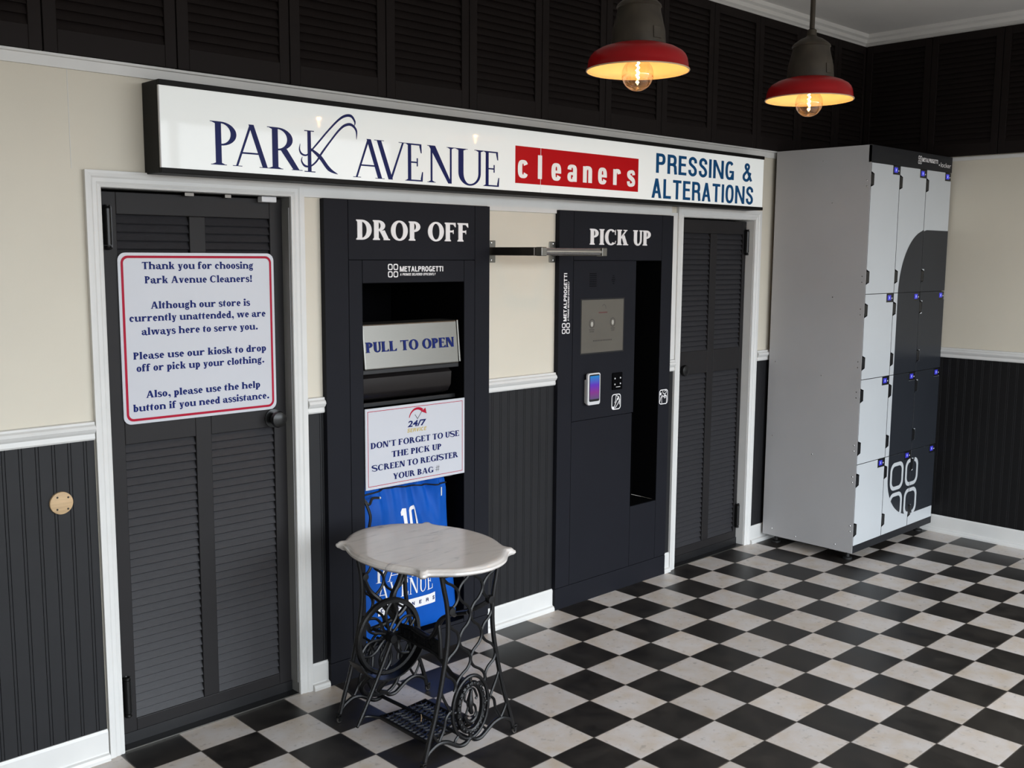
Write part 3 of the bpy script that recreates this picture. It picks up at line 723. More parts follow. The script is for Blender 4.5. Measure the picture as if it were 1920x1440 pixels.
# ---- doors
def make_door(name, D, hinge_left, casing_name, lcas, rcas):
    x0, x1 = D; ys = 0.05
    root = empty(name, ((x0+x1)/2, 0, 0), kind='structure')
    s0, s1 = x0+0.004, x1-0.006; zt = 2.033; zb = 0.014
    fr = MB(); dp = 0.036
    PW = [(s0+0.070, s0+0.342), (s0+0.406, s0+0.406+0.272)]
    fr.box(s0, PW[0][0], ys, ys+dp, zb, zt).box(PW[0][1], PW[1][0], ys, ys+dp, 0.09, 1.955).box(PW[1][1], s1, ys, ys+dp, zb, zt)
    fr.box(PW[0][0], PW[1][1], ys, ys+dp, 1.955, zt).box(PW[0][0], PW[0][1], ys, ys+dp, 1.13, 1.266).box(PW[1][0], PW[1][1], ys, ys+dp, 1.13, 1.266).box(PW[0][0], PW[1][1], ys, ys+dp, zb, 0.09)
    fr.build('door_frame', M['doorp'], root, bevel=0.0025)
    for (a, c) in PW:
        for (z0, z1) in ((0.09, 1.13), (1.266, 1.955)):
            sl = MB(); n = round((z1-z0)/0.0305); p = (z1-z0)/n
            for i in range(n):
                z = z0+i*p
                sl.prism([(a, ys+q, zz) for q, zz in ((0.0215, z+p*1.10), (0.0265, z+p*1.10-0.003), (0.0095, z-0.003), (0.0045, z+0.0005))], (c-a, 0, 0))
            sl.box(a, c, ys+0.031, ys+0.034, z0, z1)
            sl.build('louver_panel', M['slat'], root)
    sw = MB(); sw.box(s0, s1, ys-0.004, ys-0.0005, 0.004, 0.045); sw.build('door_sweep', M['black'], root)
    th = MB(); th.box(x0, x1, ys-0.05, ys+0.06, 0.0005, 0.004); th.build('threshold', M['black'], root)
    ed = MB(); ed.box(x0, x1, ys-0.053, ys-0.05, 0.0005, 0.005); ed.build('threshold_edge', M['steel'], root)
    kx = s1-0.062 if hinge_left else s0+0.062
    k = MB(); k.lathe([(0.0, -0.0), (0.036, 0.0), (0.037, -0.007), (0.016, -0.010), (0.014, -0.024), (0.028, -0.032), (0.0335, -0.045), (0.030, -0.057), (0.016, -0.062), (0.0, -0.063)], (kx, ys, 1.165), 24, 'y'); k.build('door_knob', M['hinge'], root, smooth=True)
    hx = s0+0.033 if hinge_left else s1-0.008
    for z in (1.835, 0.115):
        h = MB(); hy = ys-0.012
        h.tube([(hx, hy, z+0.012), (hx, hy, z+0.138)], 0.0125, 12)
        for zz in (z, z+0.145): h.lathe([(0, -0.006), (0.010, -0.004), (0.0135, 0), (0.010, 0.006), (0.011, 0.010)], (hx, hy, zz if zz == z else zz-0.004), 12)
        h.box(hx-0.02, hx+0.02, ys-0.003, ys-0.0005, z+0.004, z+0.146)
        h.build('hinge', M['hinge'], root, smooth=True)
    # jamb lining the opening
    j = MB(); j.box(x0-0.002, x0+0.002, -0.002, 0.139, 0, DZ).box(x1-0.002, x1+0.002, -0.002, 0.139, 0, DZ).box(x0, x1, -0.002, 0.139, DZ-0.002, DZ+0.002)
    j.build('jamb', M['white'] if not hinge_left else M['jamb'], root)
    bk = MB(); bk.box(x0, x1, 0.135, 0.139, 0, DZ); bk.build('rear_board', M['void'], root)
    # moulded casing (stepped profile, mitred)
    c = MB(); wl = 0.056
    prof = [(0.0, 0.0), (0.0, 0.010), (0.006, 0.012), (0.012, 0.0105), (0.018, 0.0135), (0.030, 0.0135), (0.036, 0.017), (0.046, 0.0185), (wl, 0.0185), (wl, 0.0)]
    def pt(side, u, d):                                  # u measured outward from the opening
        return u, d
    ring = []
    path = [((x0, 0), (-1, 0)), ((x0, DZ), (-1, 1)), ((x1, DZ), (1, 1)), ((x1, 0), (1, 0))]
    rs = [[(px+ox*u, -d, pz+oz*u) for u, d in prof] for (px, pz), (ox, oz) in path]
    c.rings(rs, False, True); c.build('casing', M['white'], root, bevel=0.001)
    return root
d1 = make_door('door_1', D1, True, None, True, True)
d2 = make_door('door_2', D2, False, None, True, True)
k = MB(); k.box(-1.640, -1.575, 0.012, 0.045, 2.018, 2.040); k.build('door_contact', M['termw'], d1, bevel=0.003)
for x0, x1 in ((-1.79, -1.765), (-1.95, -1.915)): MB().box(x0, x1, 0.02, 0.045, 2.028, 2.040).build('frame_clip', M['dsteel'], d1)
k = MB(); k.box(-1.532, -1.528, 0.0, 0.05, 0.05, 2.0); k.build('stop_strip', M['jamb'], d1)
k = MB(); k.box(0.890, 0.948, -0.010, -0.001, 1.2405, 2.06); struct(k, 'trim_%d' % n_trim, M['white']); n_trim += 1

# =================================================================================================
#                                       LIT SIGN OVER THE KIOSKS
# =================================================================================================
SX0, SX1, SZ0, SZ1, SY = -2.107, 1.605, 2.094, 2.407, -0.130
sign = empty('lightbox_sign', ((SX0+SX1)/2, 0, SZ0), 'long lit white lightbox sign reading PARK AVENUE cleaners, above the doors', 'sign')
m = MB(); m.box(SX0, SX1, SY+0.010, -0.0015, SZ0, SZ1); m.build('cabinet', M['signcab'], sign, bevel=0.002)
for z0, z1 in ((SZ1-0.019, SZ1), (SZ0, SZ0+0.018)): MB().box(SX0, SX1, SY-0.004, SY+0.010, z0, z1).build('retainer', M['signcab'], sign, bevel=0.002)
SEAM = -0.262
m = MB(); m.box(SX0+0.003, SEAM-0.0012, SY, SY+0.009, SZ0+0.016, SZ1-0.017); m.build('face_panel', M['face'], sign)
m = MB(); m.box(SEAM+0.0012, SX1-0.003, SY, SY+0.009, SZ0+0.016, SZ1-0.017); m.build('face_panel', M['face'], sign)
m = MB(); m.box(SX0, SX0+0.003, SY-0.002, SY+0.008, SZ0+0.018, SZ1-0.019); m.build('edge_strip', M['termw'], sign)
YL = SY-0.0008; UX = (1, 0, 0); VZ = (0, 0, 1)
def letters(font, s, boxes, z0, cap):
    out = []
    for c, (a, b2) in zip(s, boxes):
        out += font.text(c, a, b2, z0, cap)
    return out
L = letters(THIN, 'PAR', [(-1.921, -1.812), (-1.836, -1.682), (-1.694, -1.545)], 2.134, 0.152)
L += P_stroke([(-1.514, 2.2855), (-1.5135, 2.132)], [0.0155, 0.0165]) + P_rect(-1.535, 2.283, -1.492, 2.2865) + P_rect(-1.537, 2.131, -1.488, 2.1345)
L += P_stroke([(-1.507, 2.218), (-1.466, 2.19), (-1.427, 2.148), (-1.386, 2.130)], [0.007, 0.016, 0.016, 0.001])
L += P_stroke([(-1.554, 2.235), (-1.557, 2.213), (-1.548, 2.197), (-1.526, 2.194), (-1.502, 2.216), (-1.469, 2.25), (-1.428, 2.293), (-1.382, 2.336), (-1.349, 2.356), (-1.32, 2.358), (-1.303, 2.338), (-1.306, 2.321)], [0.001, 0.006, 0.008, 0.006, 0.006, 0.007, 0.007, 0.008, 0.010, 0.011, 0.008, 0.001])
L += P_stroke([(-1.545, 2.187), (-1.549, 2.171), (-1.536, 2.154), (-1.511, 2.153), (-1.483, 2.173), (-1.458, 2.207), (-1.416, 2.257), (-1.379, 2.298), (-1.35, 2.32), (-1.32, 2.325), (-1.297, 2.305), (-1.296, 2.27)], [0.001, 0.006, 0.009, 0.006, 0.007, 0.008, 0.007, 0.008, 0.010, 0.011, 0.009, 0.001])
m = MB(); m.flat(L, (0, YL, 0), UX, VZ); m.build('lettering', M['navy'], sign)
L = letters(THIN, 'AVENUE', [(-1.314, -1.160), (-1.211, -1.048), (-1.055, -0.956), (-0.938, -0.786), (-0.790, -0.612), (-0.622, -0.520)], 2.124, 0.153)
m = MB(); m.flat(L, (0, YL, 0), UX, VZ); m.build('lettering', M['navy'], sign)
m = MB(); m.flat(P_rect(-0.426, 2.1475, SEAM-0.0012, 2.3145) + P_rect(SEAM+0.0012, 2.1475, 0.449, 2.3145), (0, YL, 0), UX, VZ); m.build('red_band', M['red'], sign)
# wide-spaced heavy condensed lower case
def heavy(c):
    W = 0.56; t = 0.235; g = []
    O = lambda a0, a1, cy=0.36, ry=0.38, rx=W/2, tt=t, th=0.15: P_arc(W/2, cy, rx, ry, tt, th, a0, a1, 26, 0.72)
    if c == 'l': return P_rect(0, 0, t, 1.0), t
    if c == 'c': return O(28, 332), W
    if c == 'e': return O(0, 335) + P_rect(t*0.8, 0.30, W, 0.42), W
    if c == 'a': return P_rect(W-t, 0, W, 0.52) + P_arc(W/2, 0.48, W/2, 0.26, t, 0.13, 0, 175, 16, 0.72) + P_arc(W/2-0.03, 0.20, W/2-0.03, 0.215, t*0.9, 0.12, 40, 360, 20, 0.8), W
    if c == 'n': return P_rect(0, 0, t, 0.72) + P_rect(W-t, 0, W, 0.5) + P_arc(W/2+0.01, 0.48, W/2-0.01, 0.26, t, 0.15, 0, 150, 16, 0.72), W
    if c == 'r': return P_rect(0, 0, t, 0.72) + P_arc(W/2-0.01, 0.46, W/2-0.05, 0.28, t*0.9, 0.17, 10, 150, 14, 0.72), W-0.06
    if c == 's': return P_stroke([(W-0.11, 0.52), (W-0.14, 0.64), (W/2, 0.67), (0.13, 0.60), (0.14, 0.47), (W/2, 0.38), (W-0.13, 0.27), (W-0.12, 0.12), (W/2, 0.05), (0.13, 0.09), (0.11, 0.22)], [0.2, 0.18, 0.15, 0.2, 0.22, 0.22, 0.22, 0.2, 0.15, 0.18, 0.2]), W
L = []; cap = 0.108
for i, c in enumerate('cleaners'):
    g, wd = heavy(c); xc = -0.377 + i*0.1097; kx = 0.118
    L += [[(xc+(p[0]-wd/2)*kx, 2.1735+p[1]*cap) for p in q] for q in g]
m = MB(); m.flat(L, (0, YL-0.0006, 0), UX, VZ); m.build('lettering', M['wlit'], sign)
L = GROT.text('PRESSING', 0.592, 1.300, 2.2535, 0.101) + GROT.text('&', 1.392, 1.478, 2.2535, 0.101) + GROT.text('ALTERATIONS', 0.560, 1.502, 2.1235, 0.101)
m = MB(); m.flat(L, (0, YL, 0), UX, VZ); m.build('lettering', M['blue'], sign)

# =================================================================================================
#                                       NOTICE ON THE LEFT DOOR
# =================================================================================================
def rrect(x0, x1, z0, z1, r, n=6):
    out = []
    for cx, cz, a in ((x1-r, z1-r, 0), (x0+r, z1-r, 90), (x0+r, z0+r, 180), (x1-r, z0+r, 270)):
        for i in range(n+1):
            t = math.radians(a+90*i/n); out.append((cx+r*math.cos(t), cz+r*math.sin(t)))
    return out
def ring2(outer, inner):
    n = len(outer); return [[outer[i], outer[(i+1) % n], inner[(i+1) % n], inner[i]] for i in range(n)]
NX0, NX1, NZ0, NZ1 = -2.199, -1.577, 1.203, 1.821; NY = 0.044
notice = empty('door_notice', ((NX0+NX1)/2, NY, NZ0), 'white notice with a rounded red border thanking customers, fixed on the dark left door', 'sign')
m = MB(); m.prism([(x, NY+0.0045, z) for x, z in rrect(NX0, NX1, NZ0, NZ1, 0.028)], (0, -0.0045, 0)); m.build('board', M['board'], notice)
m = MB(); m.flat(ring2(rrect(NX0+0.0105, NX1-0.0105, NZ0+0.0105, NZ1-0.0105, 0.026), rrect(NX0+0.0195, NX1-0.0195, NZ0+0.0195, NZ1-0.0195, 0.018)), (0, NY-0.0006, 0), UX, VZ); m.build('border', M['redp'], notice)
lines = [('Thank you for choosing', -2.111, -1.666, 1.762), ('Park Avenue Cleaners!', -2.103, -1.672, 1.711), ('Although our store is', -2.084, -1.684, 1.619), ('currently unattended, we are', -2.165, -1.617, 1.5745), ('always here to serve you.', -2.122, -1.652, 1.525),
         ('Please use our kiosk to drop', -2.156, -1.618, 1.438), ('off or pick up your clothing.', -2.146, -1.627, 1.393), ('Also, please use the help', -2.114, -1.648, 1.295), ('button if you need assistance.', -2.164, -1.609, 1.248)]
for t, a, c, z in lines:
    m = MB(); m.flat(BOLDL.text(t, a, c, z, 0.026, 0.03), (0, NY-0.0006, 0), UX, VZ); m.build('lettering', M['navy2'], notice)

# =================================================================================================
#                                       DROP OFF KIOSK
# =================================================================================================
KY = -0.03; G = 0.0012
def squares_logo(x, z, sz, t):                          # four rounded squares
    out = []; g = sz*0.08; q = (sz-g)/2
    for i in (0, 1):
        for j in (0, 1):
            a = x+i*(q+g); c = z+j*(q+g)*1.06
            out += ring2(rrect(a, a+q, c, c+q*1.06, q*0.3, 4), rrect(a+t, a+q-t, c+t, c+q*1.06-t, q*0.22, 4))
    return out
drop = empty('drop_off_kiosk', (-0.94, 0, 0), 'tall dark kiosk headed DROP OFF with a steel drawer, built into the wall', 'kiosk')
def kpanel(root, name, x0, x1, z0, z1, y0=KY, y1=KY+0.018, mt='kiosk'):
    return MB().box(x0+G, x1-G, y0, y1, z0+G, z1-G).build(name, M[mt], root, bevel=0.0012)
kpanel(drop, 'side_panel', -1.389, -1.272, 0.098, 2.043); kpanel(drop, 'side_panel', -0.580, -0.488, 0.098, 2.043)
kpanel(drop, 'header_panel', -1.272, -0.580, 1.797, 2.043)
kpanel(drop, 'inner_stile', -1.272, -1.204, 0.098, 1.797); kpanel(drop, 'inner_stile', -0.645, -0.580, 0.098, 1.797)
bp_ = kpanel(drop, 'brand_panel', -1.204, -0.645, 1.700, 1.797)
kpanel(drop, 'plinth', -1.389, -0.488, 0.0, 0.098); kpanel(drop, 'sill_panel', -1.204, -0.645, 0.098, 0.116)
m = MB(); m.box(-1.387, -1.2045, KY+0.018, -0.0005, 0.002, 2.041).box(-0.6445, -0.490, KY+0.018, -0.0005, 0.002, 2.041).box(-1.2045, -0.6445, KY+0.018, -0.0005, 1.701, 2.041).box(-1.2045, -0.6445, KY+0.018, -0.0005, 0.002, 0.115); m.build('carcass', M['kiosk'], drop)
m = MB()
m.box(-1.2045, -1.2035, KY+0.002, 0.52, 0.116, 1.70).box(-0.6455, -0.6445, KY+0.002, 0.52, 0.116, 1.70).box(-1.206, -0.643, 0.52, 0.525, 0.113, 1.703).box(-1.2035, -0.6455, KY+0.002, 0.52, 1.699, 1.7005).box(-1.2035, -0.6455, KY+0.002, 0.52, 0.1145, 0.1165)
m.build('niche_liner', M['void'], drop)
m = MB(); m.flat(BOLD.text('DROP OFF', -1.234, -0.616, 1.880, 0.082, 0.03), (0, KY-0.003, 0), UX, VZ, 0.003); m.build('lettering', M['wvinyl'], drop)
L = squares_logo(-1.073, 1.7235, 0.054, 0.0045) + HEAVY.text('METALPROGETTI', -1.010, -0.769, 1.7475, 0.023) + HEAVY.text('A PROMISE DELIVERED EFFICIENTLY', -1.009, -0.812, 1.7305, 0.0105, 0.12, 0.2)
m = MB(); m.flat(L, (0, KY-0.0008, 0), UX, VZ); m.build('brand_lettering', M['wvinyl'], drop)
# steel drawer, leaning out a little at the bottom
dr = MB(); dz0, dz1 = 1.335, 1.527; yt, yb = -0.020, -0.040
dr.hexa([(-1.2025, yb, dz0), (-0.682, yb, dz0), (-0.682, 0.12, dz0), (-1.2025, 0.12, dz0), (-1.2025, yt, dz1), (-0.682, yt, dz1), (-0.682, 0.12, dz1), (-1.2025, 0.12, dz1)])
drawer = dr.build('drawer', M['steel'], drop, bevel=0.006)
m = MB(); m.hexa([(-0.678, yb+0.004, dz0+0.004), (-0.668, yb+0.004, dz0+0.004), (-0.668, 0.12, dz0), (-0.678, 0.12, dz0), (-0.678, yt+0.004, dz1+0.002), (-0.668, yt+0.004, dz1+0.002), (-0.668, 0.12, dz1), (-0.678, 0.12, dz1)]); m.build('drawer_lip', M['steel'], drawer, bevel=0.003)
tl = Vector((0, yt-yb, dz1-dz0)).normalized()
m = MB(); m.flat(BOLD.text('PULL TO OPEN', -1.192, -0.707, 0.0, 0.044, 0.03), (0, yb+(yt-yb)*0.33-0.0012, dz0+(dz1-dz0)*0.385), UX, tl); m.build('lettering', M['navy2'], drawer)
m = MB(); m.rings([[(x, yy, zz) for yy, zz in ((0.11, 1.330), (0.03, 1.318), (0.005, 1.300), (-0.005, 1.295), (0.0, 1.235), (0.02, 1.205), (0.06, 1.19), (0.11, 1.186))] for x in (-1.200, -0.70)]); m.build('chute_roll', M['roller'], drop, smooth=True)
MB().box(-1.2025, -0.6465, 0.03, 0.045, 1.165, 1.185).build('chute_lip', M['black'], drop, bevel=0.003)
MB().box(-1.2025, -0.66, -0.01, 0.02, 1.312, 1.333).build('chute_lip', M['black'], drop, bevel=0.003)

# notice hung on the drop-off kiosk
BX0, BX1, BZ0, BZ1 = -1.203, -0.648, 0.8195, 1.1705; BY = -0.0365
bn = empty('bag_notice', ((BX0+BX1)/2, BY, BZ0), 'white notice with a clock arrow and 24/7, hanging below the steel drawer', 'sign')
m = MB(); m.box(BX0, BX1, BY, BY+0.005, BZ0, BZ1); m.build('board', M['board'], bn)
m = MB(); m.flat(ring2([(BX0+.012, BZ0+.012), (BX1-.012, BZ0+.012), (BX1-.012, BZ1-.012), (BX0+.012, BZ1-.012)], [(BX0+.0145, BZ0+.0145), (BX1-.0145, BZ0+.0145), (BX1-.0145, BZ1-.0145), (BX0+.0145, BZ1-.0145)]), (0, BY-0.0006, 0), UX, VZ); m.build('border', M['redp'], bn)
cx, cz = -0.921, 1.102
L = []
for i in range(20):
    a0 = math.radians(170-118*i/20); a1 = math.radians(170-118*(i+1)/20); w0 = 0.004+0.010*i/20; w1 = 0.004+0.010*(i+1)/20; R = 0.050
    L.append([(cx+math.cos(a0)*R, cz+math.sin(a0)*(R+0.001)), (cx+math.cos(a1)*R, cz+math.sin(a1)*(R+0.001)), (cx+math.cos(a1)*(R-w1), cz+math.sin(a1)*(R+0.001-w1)), (cx+math.cos(a0)*(R-w0), cz+math.sin(a0)*(R+0.001-w0))])
L.append([(cx+0.020, cz+0.030), (cx+0.043, cz+0.045), (cx+0.050, cz+0.018)])
m = MB(); m.flat(L, (0, BY-0.0006, 0), UX, VZ); m.build('clock_arrow', M['redp'], bn)
m = MB(); m.flat(P_stroke([(cx-0.016, cz+0.020), (cx-0.001, cz-0.001)], [0.0025]*2, 1) + P_stroke([(cx-0.002, cz-0.001), (cx+0.022, cz+0.030)], [0.0025]*2, 1), (0, BY-0.0006, 0), UX, VZ); m.build('clock_hands', M['black'], bn)
m = MB(); m.flat(sans('24/7', -0.978, -0.873, 1.069, 0.029, 0.03, 0.15), (0, BY-0.0006, 0), UX, VZ); m.build('lettering', M['navy'], bn)
m = MB(); m.flat(HEAVY.text('SERVICE', -0.981, -0.871, 1.0455, 0.0165, 0.12, 0.15), (0, BY-0.0006, 0), UX, VZ); m.build('lettering', M['gold'], bn)
for t, a, c, z in (("DON'T FORGET TO USE", -1.177, -0.680, 0.9965), ('THE PICK UP', -1.066, -0.786, 0.9475), ('SCREEN TO REGISTER', -1.172, -0.687, 0.898), ('YOUR BAG', -1.060, -0.833, 0.848)):
    m = MB(); m.flat(BOLD.text(t, a, c, z, 0.0265, 0.02), (0, BY-0.0006, 0), UX, VZ); m.build('lettering', M['navy'], bn)
m = MB(); m.flat(P_stroke([(-0.8165, 0.849), (-0.8115, 0.877)], [0.0018]*2, 1) + P_stroke([(-0.8065, 0.849), (-0.8015, 0.877)], [0.0018]*2, 1) + P_rect(-0.822, 0.857, -0.799, 0.8588) + P_rect(-0.820, 0.867, -0.797, 0.8688), (0, BY-0.0006, 0), UX, VZ); m.build('lettering', M['black'], bn)

# =================================================================================================
#                                       BLUE LAUNDRY BAG IN THE NICHE
# =================================================================================================
def bag_y(u, v):                                       # u 0..1 across, v 0..1 bottom..top
    top = max(0.0, v-0.52)/0.48
    fold = 0.012*math.sin(u*17+2.0*v+0.5)*v**1.5 + 0.011*math.sin(u*37+1.3+3*v)*top + 0.006*math.sin(u*83)*top**2 + 0.012*math.sin(u*6.0+v*5)*(0.3+0.7*v)
    fold += 0.010*math.exp(-((u-0.76)/0.16)**2)*math.sin(34*(u*0.9+v*0.5))*min(1, v*1.6) + 0.008*math.exp(-((u-0.18)/0.15)**2)*math.sin(26*(v-u*0.35))*top
    belly = -0.045*math.sin(PI*min(1, v*1.1)**0.7)*math.sin(PI*u)**0.6
    return 0.045 + belly + fold*0.8 - 0.03*(1-v)
def bag_pt(u, v, back=False):
    xl = -1.196+0.004*math.sin(v*9); xr = -0.698 + 0.042*(1-v)**1.3 + 0.006*math.sin(v*7)
    if v > 0.86: xr -= 0.02*(v-0.86)/0.14
    y = bag_y(u, v)
    if v > 0.90: y += 0.010*math.sin(u*70)*(v-0.90)/0.1
    if back: y = 0.165 - 0.05*abs(u-0.5)
    return (xl+(xr-xl)*u, y, 0.120+0.735*v + 0.012*math.sin(u*5)*v)
bagroot = empty('laundry_bag', (-0.93, 0.05, 0.117), 'royal blue drawstring laundry bag numbered 10, hanging in the drop-off niche', 'bag')
m = MB(); NU, NV = 60, 60; idx = {}
for j in range(NV+1):
    for i in range(NU+1): idx[i, j] = len(m.v); m.v.append(bag_pt(i/NU, j/NV))
for j in range(NV):
    for i in range(NU): m.f.append((idx[i, j], idx[i+1, j], idx[i+1, j+1], idx[i, j+1]))
ib = {}
for j in range(NV+1):
    for i in range(0, NU+1): ib[i, j] = len(m.v); m.v.append(bag_pt(i/NU, j/NV, True))
for j in range(NV):
    for i in range(NU): m.f.append((ib[i, j], ib[i, j+1], ib[i+1, j+1], ib[i+1, j]))
for j in range(NV): m.f.append((idx[0, j], idx[0, j+1], ib[0, j+1], ib[0, j])); m.f.append((idx[NU, j+1], idx[NU, j], ib[NU, j], ib[NU, j+1]))
for i in range(NU): m.f.append((idx[i+1, 0], idx[i, 0], ib[i, 0], ib[i+1, 0]))
m.build('bag_body', M['bag'], bagroot, smooth=True)
def on_bag(polys, sub=0.02):
    mb = MB(); bx0, bx1, z0, hz = -1.196, -0.68, 0.120, 0.735
    for q, kk in zip(polys, layers(polys)):
        ring = []
        for x, z in q:
            v = (z-z0)/hz; xr = -0.698+0.042*(1-v)**1.3; u = (x-bx0)/(xr-bx0)
            p = bag_pt(min(1, max(0, u)), v); ring.append((x, p[1]-0.0022-kk*8e-5, z))
        mb.face(ring)
    return mb
def split(polys, n=4):                                  # cut four-sided pieces finer so that they follow the cloth
    out = []
    for q in polys:
        if len(q) != 4: out.append(q); continue
        P = [Vector((*p, 0)) for p in q]
        for i in range(n):
            for j in range(n):
                f2 = lambda a, c: (P[0]*(1-a)+P[1]*a)*(1-c) + (P[3]*(1-a)+P[2]*a)*c
                out.append([(f2(a, c).x, f2(a, c).y) for a, c in ((i/n, j/n), ((i+1)/n, j/n), ((i+1)/n, (j+1)/n), (i/n, (j+1)/n))])
    return out
L = [[(-0.972, 0.715), (-0.953, 0.735), (-0.948, 0.735), (-0.948, 0.555), (-0.968, 0.555), (-0.968, 0.705)]]
L = P_rect(-0.962, 0.575, -0.946, 0.690) + [[(-0.974, 0.660), (-0.962, 0.660), (-0.962, 0.690), (-0.974, 0.676)]] + ring2(rrect(-0.934, -0.884, 0.577, 0.696, 0.016, 2), rrect(-0.920, -0.898, 0.593, 0.680, 0.006, 2))
on_bag(split(L, 3)).build('number', M['wvinyl'], bagroot)
L = THIN.text('PARK', -1.13, -0.865, 0.385, 0.080) + THIN.text('AVENUE', -1.125, -0.822, 0.303, 0.078)
on_bag(split(L, 2)).build('lettering', M['wvinyl'], bagroot)
LB = P_rect(-1.120, 0.233, -0.808, 0.281)
on_bag(split(LB, 16)).build('word_band', M['wvinyl'], bagroot)
L = []
for i, c in enumerate('CLEANERS'): L += HEAVY.text(c, -1.108+i*0.0400, -1.094+i*0.0400, 0.2485, 0.017)
mb = on_bag(L); mb.v = [(p[0], p[1]-0.0012, p[2]) for p in mb.v]; mb.build('lettering', M['navy'], bagroot)
m = MB(); m.tube(smooth_path([(bag_pt(i/14, 0.90+0.01*math.sin(i))[0], bag_pt(i/14, 0.90)[1]-0.008, bag_pt(i/14, 0.90)[2]) for i in range(15)]), 0.0035, 6)
m.tube(smooth_path([(-1.19, 0.0, 0.775), (-1.17, -0.012, 0.750), (-1.155, -0.016, 0.775), (-1.12, -0.016, 0.772)]), 0.006, 6).tube(smooth_path([(-1.185, -0.005, 0.765), (-1.170, -0.02, 0.70), (-1.174, -0.016, 0.64), (-1.165, -0.02, 0.575)]), 0.0065, 6)
m.tube(smooth_path([(-0.80, 0.0, 0.835), (-0.76, -0.012, 0.818), (-0.715, -0.01, 0.812), (-0.675, 0.0, 0.818)]), 0.005, 6)
m.build('drawstring', M['cordm'], bagroot, smooth=True)
for p in ((-1.117, -0.016, 0.772), (-0.672, 0.0, 0.818)): MB().lathe([(0, -0.006), (0.006, -0.003), (0.006, 0.003), (0, 0.006)], p, 10).build('cord_tip', M['termw'], bagroot)
m = MB(); m.box(-0.742, -0.736, 0.02, 0.024, 0.715, 0.755); m.build('side_tag', M['termw'], bagroot)

# =================================================================================================
#                                       PICK UP KIOSK
# =================================================================================================
pick = empty('pick_up_kiosk', (0.43, 0, 0), 'tall dark kiosk headed PICK UP with a touch screen and hanging slot', 'kiosk')
kpanel(pick, 'side_panel', -0.025, 0.080, 0.115, 2.043); kpanel(pick, 'side_panel', 0.788, 0.887, 0.115, 2.043)
kpanel(pick, 'header_panel', 0.080, 0.788, 1.796, 2.043)
kpanel(pick, 'control_panel', 0.080, 0.552, 0.976, 1.796, KY-0.001); kpanel(pick, 'lower_panel', 0.080, 0.562, 0.115, 0.976)
kpanel(pick, 'slot_strip', 0.552, 0.576, 0.976, 1.796, KY+0.003); kpanel(pick, 'slot_panel', 0.562, 0.788, 0.115, 0.453)
kpanel(pick, 'plinth', -0.025, 0.887, 0.0, 0.115)
m = MB()
m.box(0.5745, 0.5755, KY+0.004, 0.50, 0.455, 1.796).box(0.7875, 0.7885, KY+0.002, 0.50, 0.455, 1.796).box(0.572, 0.790, 0.50, 0.504, 0.45, 1.80).box(0.5755, 0.7875, KY+0.004, 0.50, 1.7945, 1.7969).box(0.5625, 0.7875, KY+0.004, 0.50, 0.4521, 0.4545)
m.box(0.5625, 0.5745, KY+0.014, KY+0.018, 0.455, 0.976)
m.build('slot_liner', M['void'], pick)
m = MB(); m.box(-0.023, 0.5735, KY+0.018, -0.0005, 0.002, 2.041).box(0.789, 0.885, KY+0.018, -0.0005, 0.002, 2.041).box(0.5735, 0.789, KY+0.018, -0.0005, 1.797, 2.041).box(0.5735, 0.789, KY+0.018, -0.0005, 0.002, 0.452); m.build('carcass', M['kiosk'], pick)
MB().box(0.5765, 0.590, 0.02, 0.18, 0.55, 1.56).build('slot_guide', M['kiosk'], pick, bevel=0.002)
MB().box(0.580, 0.70, 0.10, 0.40, 0.4546, 0.47).build('slot_foot', M['kiosk'], pick, bevel=0.002)
m = MB(); m.lathe([(0, -0.006), (0.007, -0.003), (0.008, 0.002), (0, 0.004)], (0.592, 0.03, 1.25), 12, 'x'); m.build('guide_bolt', M['chrome'], pick, smooth=True)
m = MB(); m.flat(BOLD.text('PICK UP', 0.195, 0.688, 1.8765, 0.080, 0.03), (0, KY-0.003, 0), UX, VZ, 0.003); m.build('lettering', M['wvinyl'], pick)
# brand name running up the left panel
L = squares_logo(0.0, 0.0, 0.054, 0.0045) + HEAVY.text('METALPROGETTI', 0.063, 0.303, 0.024, 0.023) + HEAVY.text('A PROMISE DELIVERED EFFICIENTLY', 0.064, 0.262, 0.007, 0.0105, 0.12, 0.2)
m = MB(); m.flat([[(-p[1], p[0]) for p in q] for q in L], (0.058, KY-0.0008, 1.431), UX, VZ); m.build('brand_lettering', M['wvinyl'], pick)
m = MB()
for i in range(7): m.box(0.200, 0.254, KY-0.0016, KY-0.0009, 1.665+i*0.0105, 1.668+i*0.0105)
for i in range(5): m.box(0.372+0.004*abs(i-2), 0.400-0.004*abs(i-2), KY-0.0016, KY-0.0009, 1.676+i*0.010, 1.679+i*0.010)
m.build('speaker_slots', M['void'], pick)
sc_ = MB().box(0.136, 0.478, KY-0.0018, KY-0.0005, 1.316, 1.602).build('screen_bezel', M['black'], pick)
scr = MB().box(0.1425, 0.469, KY-0.003, KY-0.0012, 1.3235, 1.5955).build('touch_screen', M['screen'], pick)
Ys = KY-0.0036
m = MB()
for x, z in ((0.221, 1.474), (0.384, 1.476)): m.flat(P_arc(x, z, 0.022, 0.024, 0.004, 0.004, 0, 360, 24), (0, Ys, 0), UX, VZ)
for x, z, wd in ((0.221, 1.440, 0.040), (0.221, 1.430, 0.034), (0.386, 1.442, 0.034), (0.386, 1.432, 0.026)):
    for i in range(5): m.flat(P_rect(x-wd/2+i*wd/5, z, x-wd/2+i*wd/5+wd*0.15, z+0.005), (0, Ys, 0), UX, VZ)
for i in range(12): m.flat(P_rect(0.232+i*0.0125, 1.381, 0.232+i*0.0125+0.0085, 1.388), (0, Ys, 0), UX, VZ)
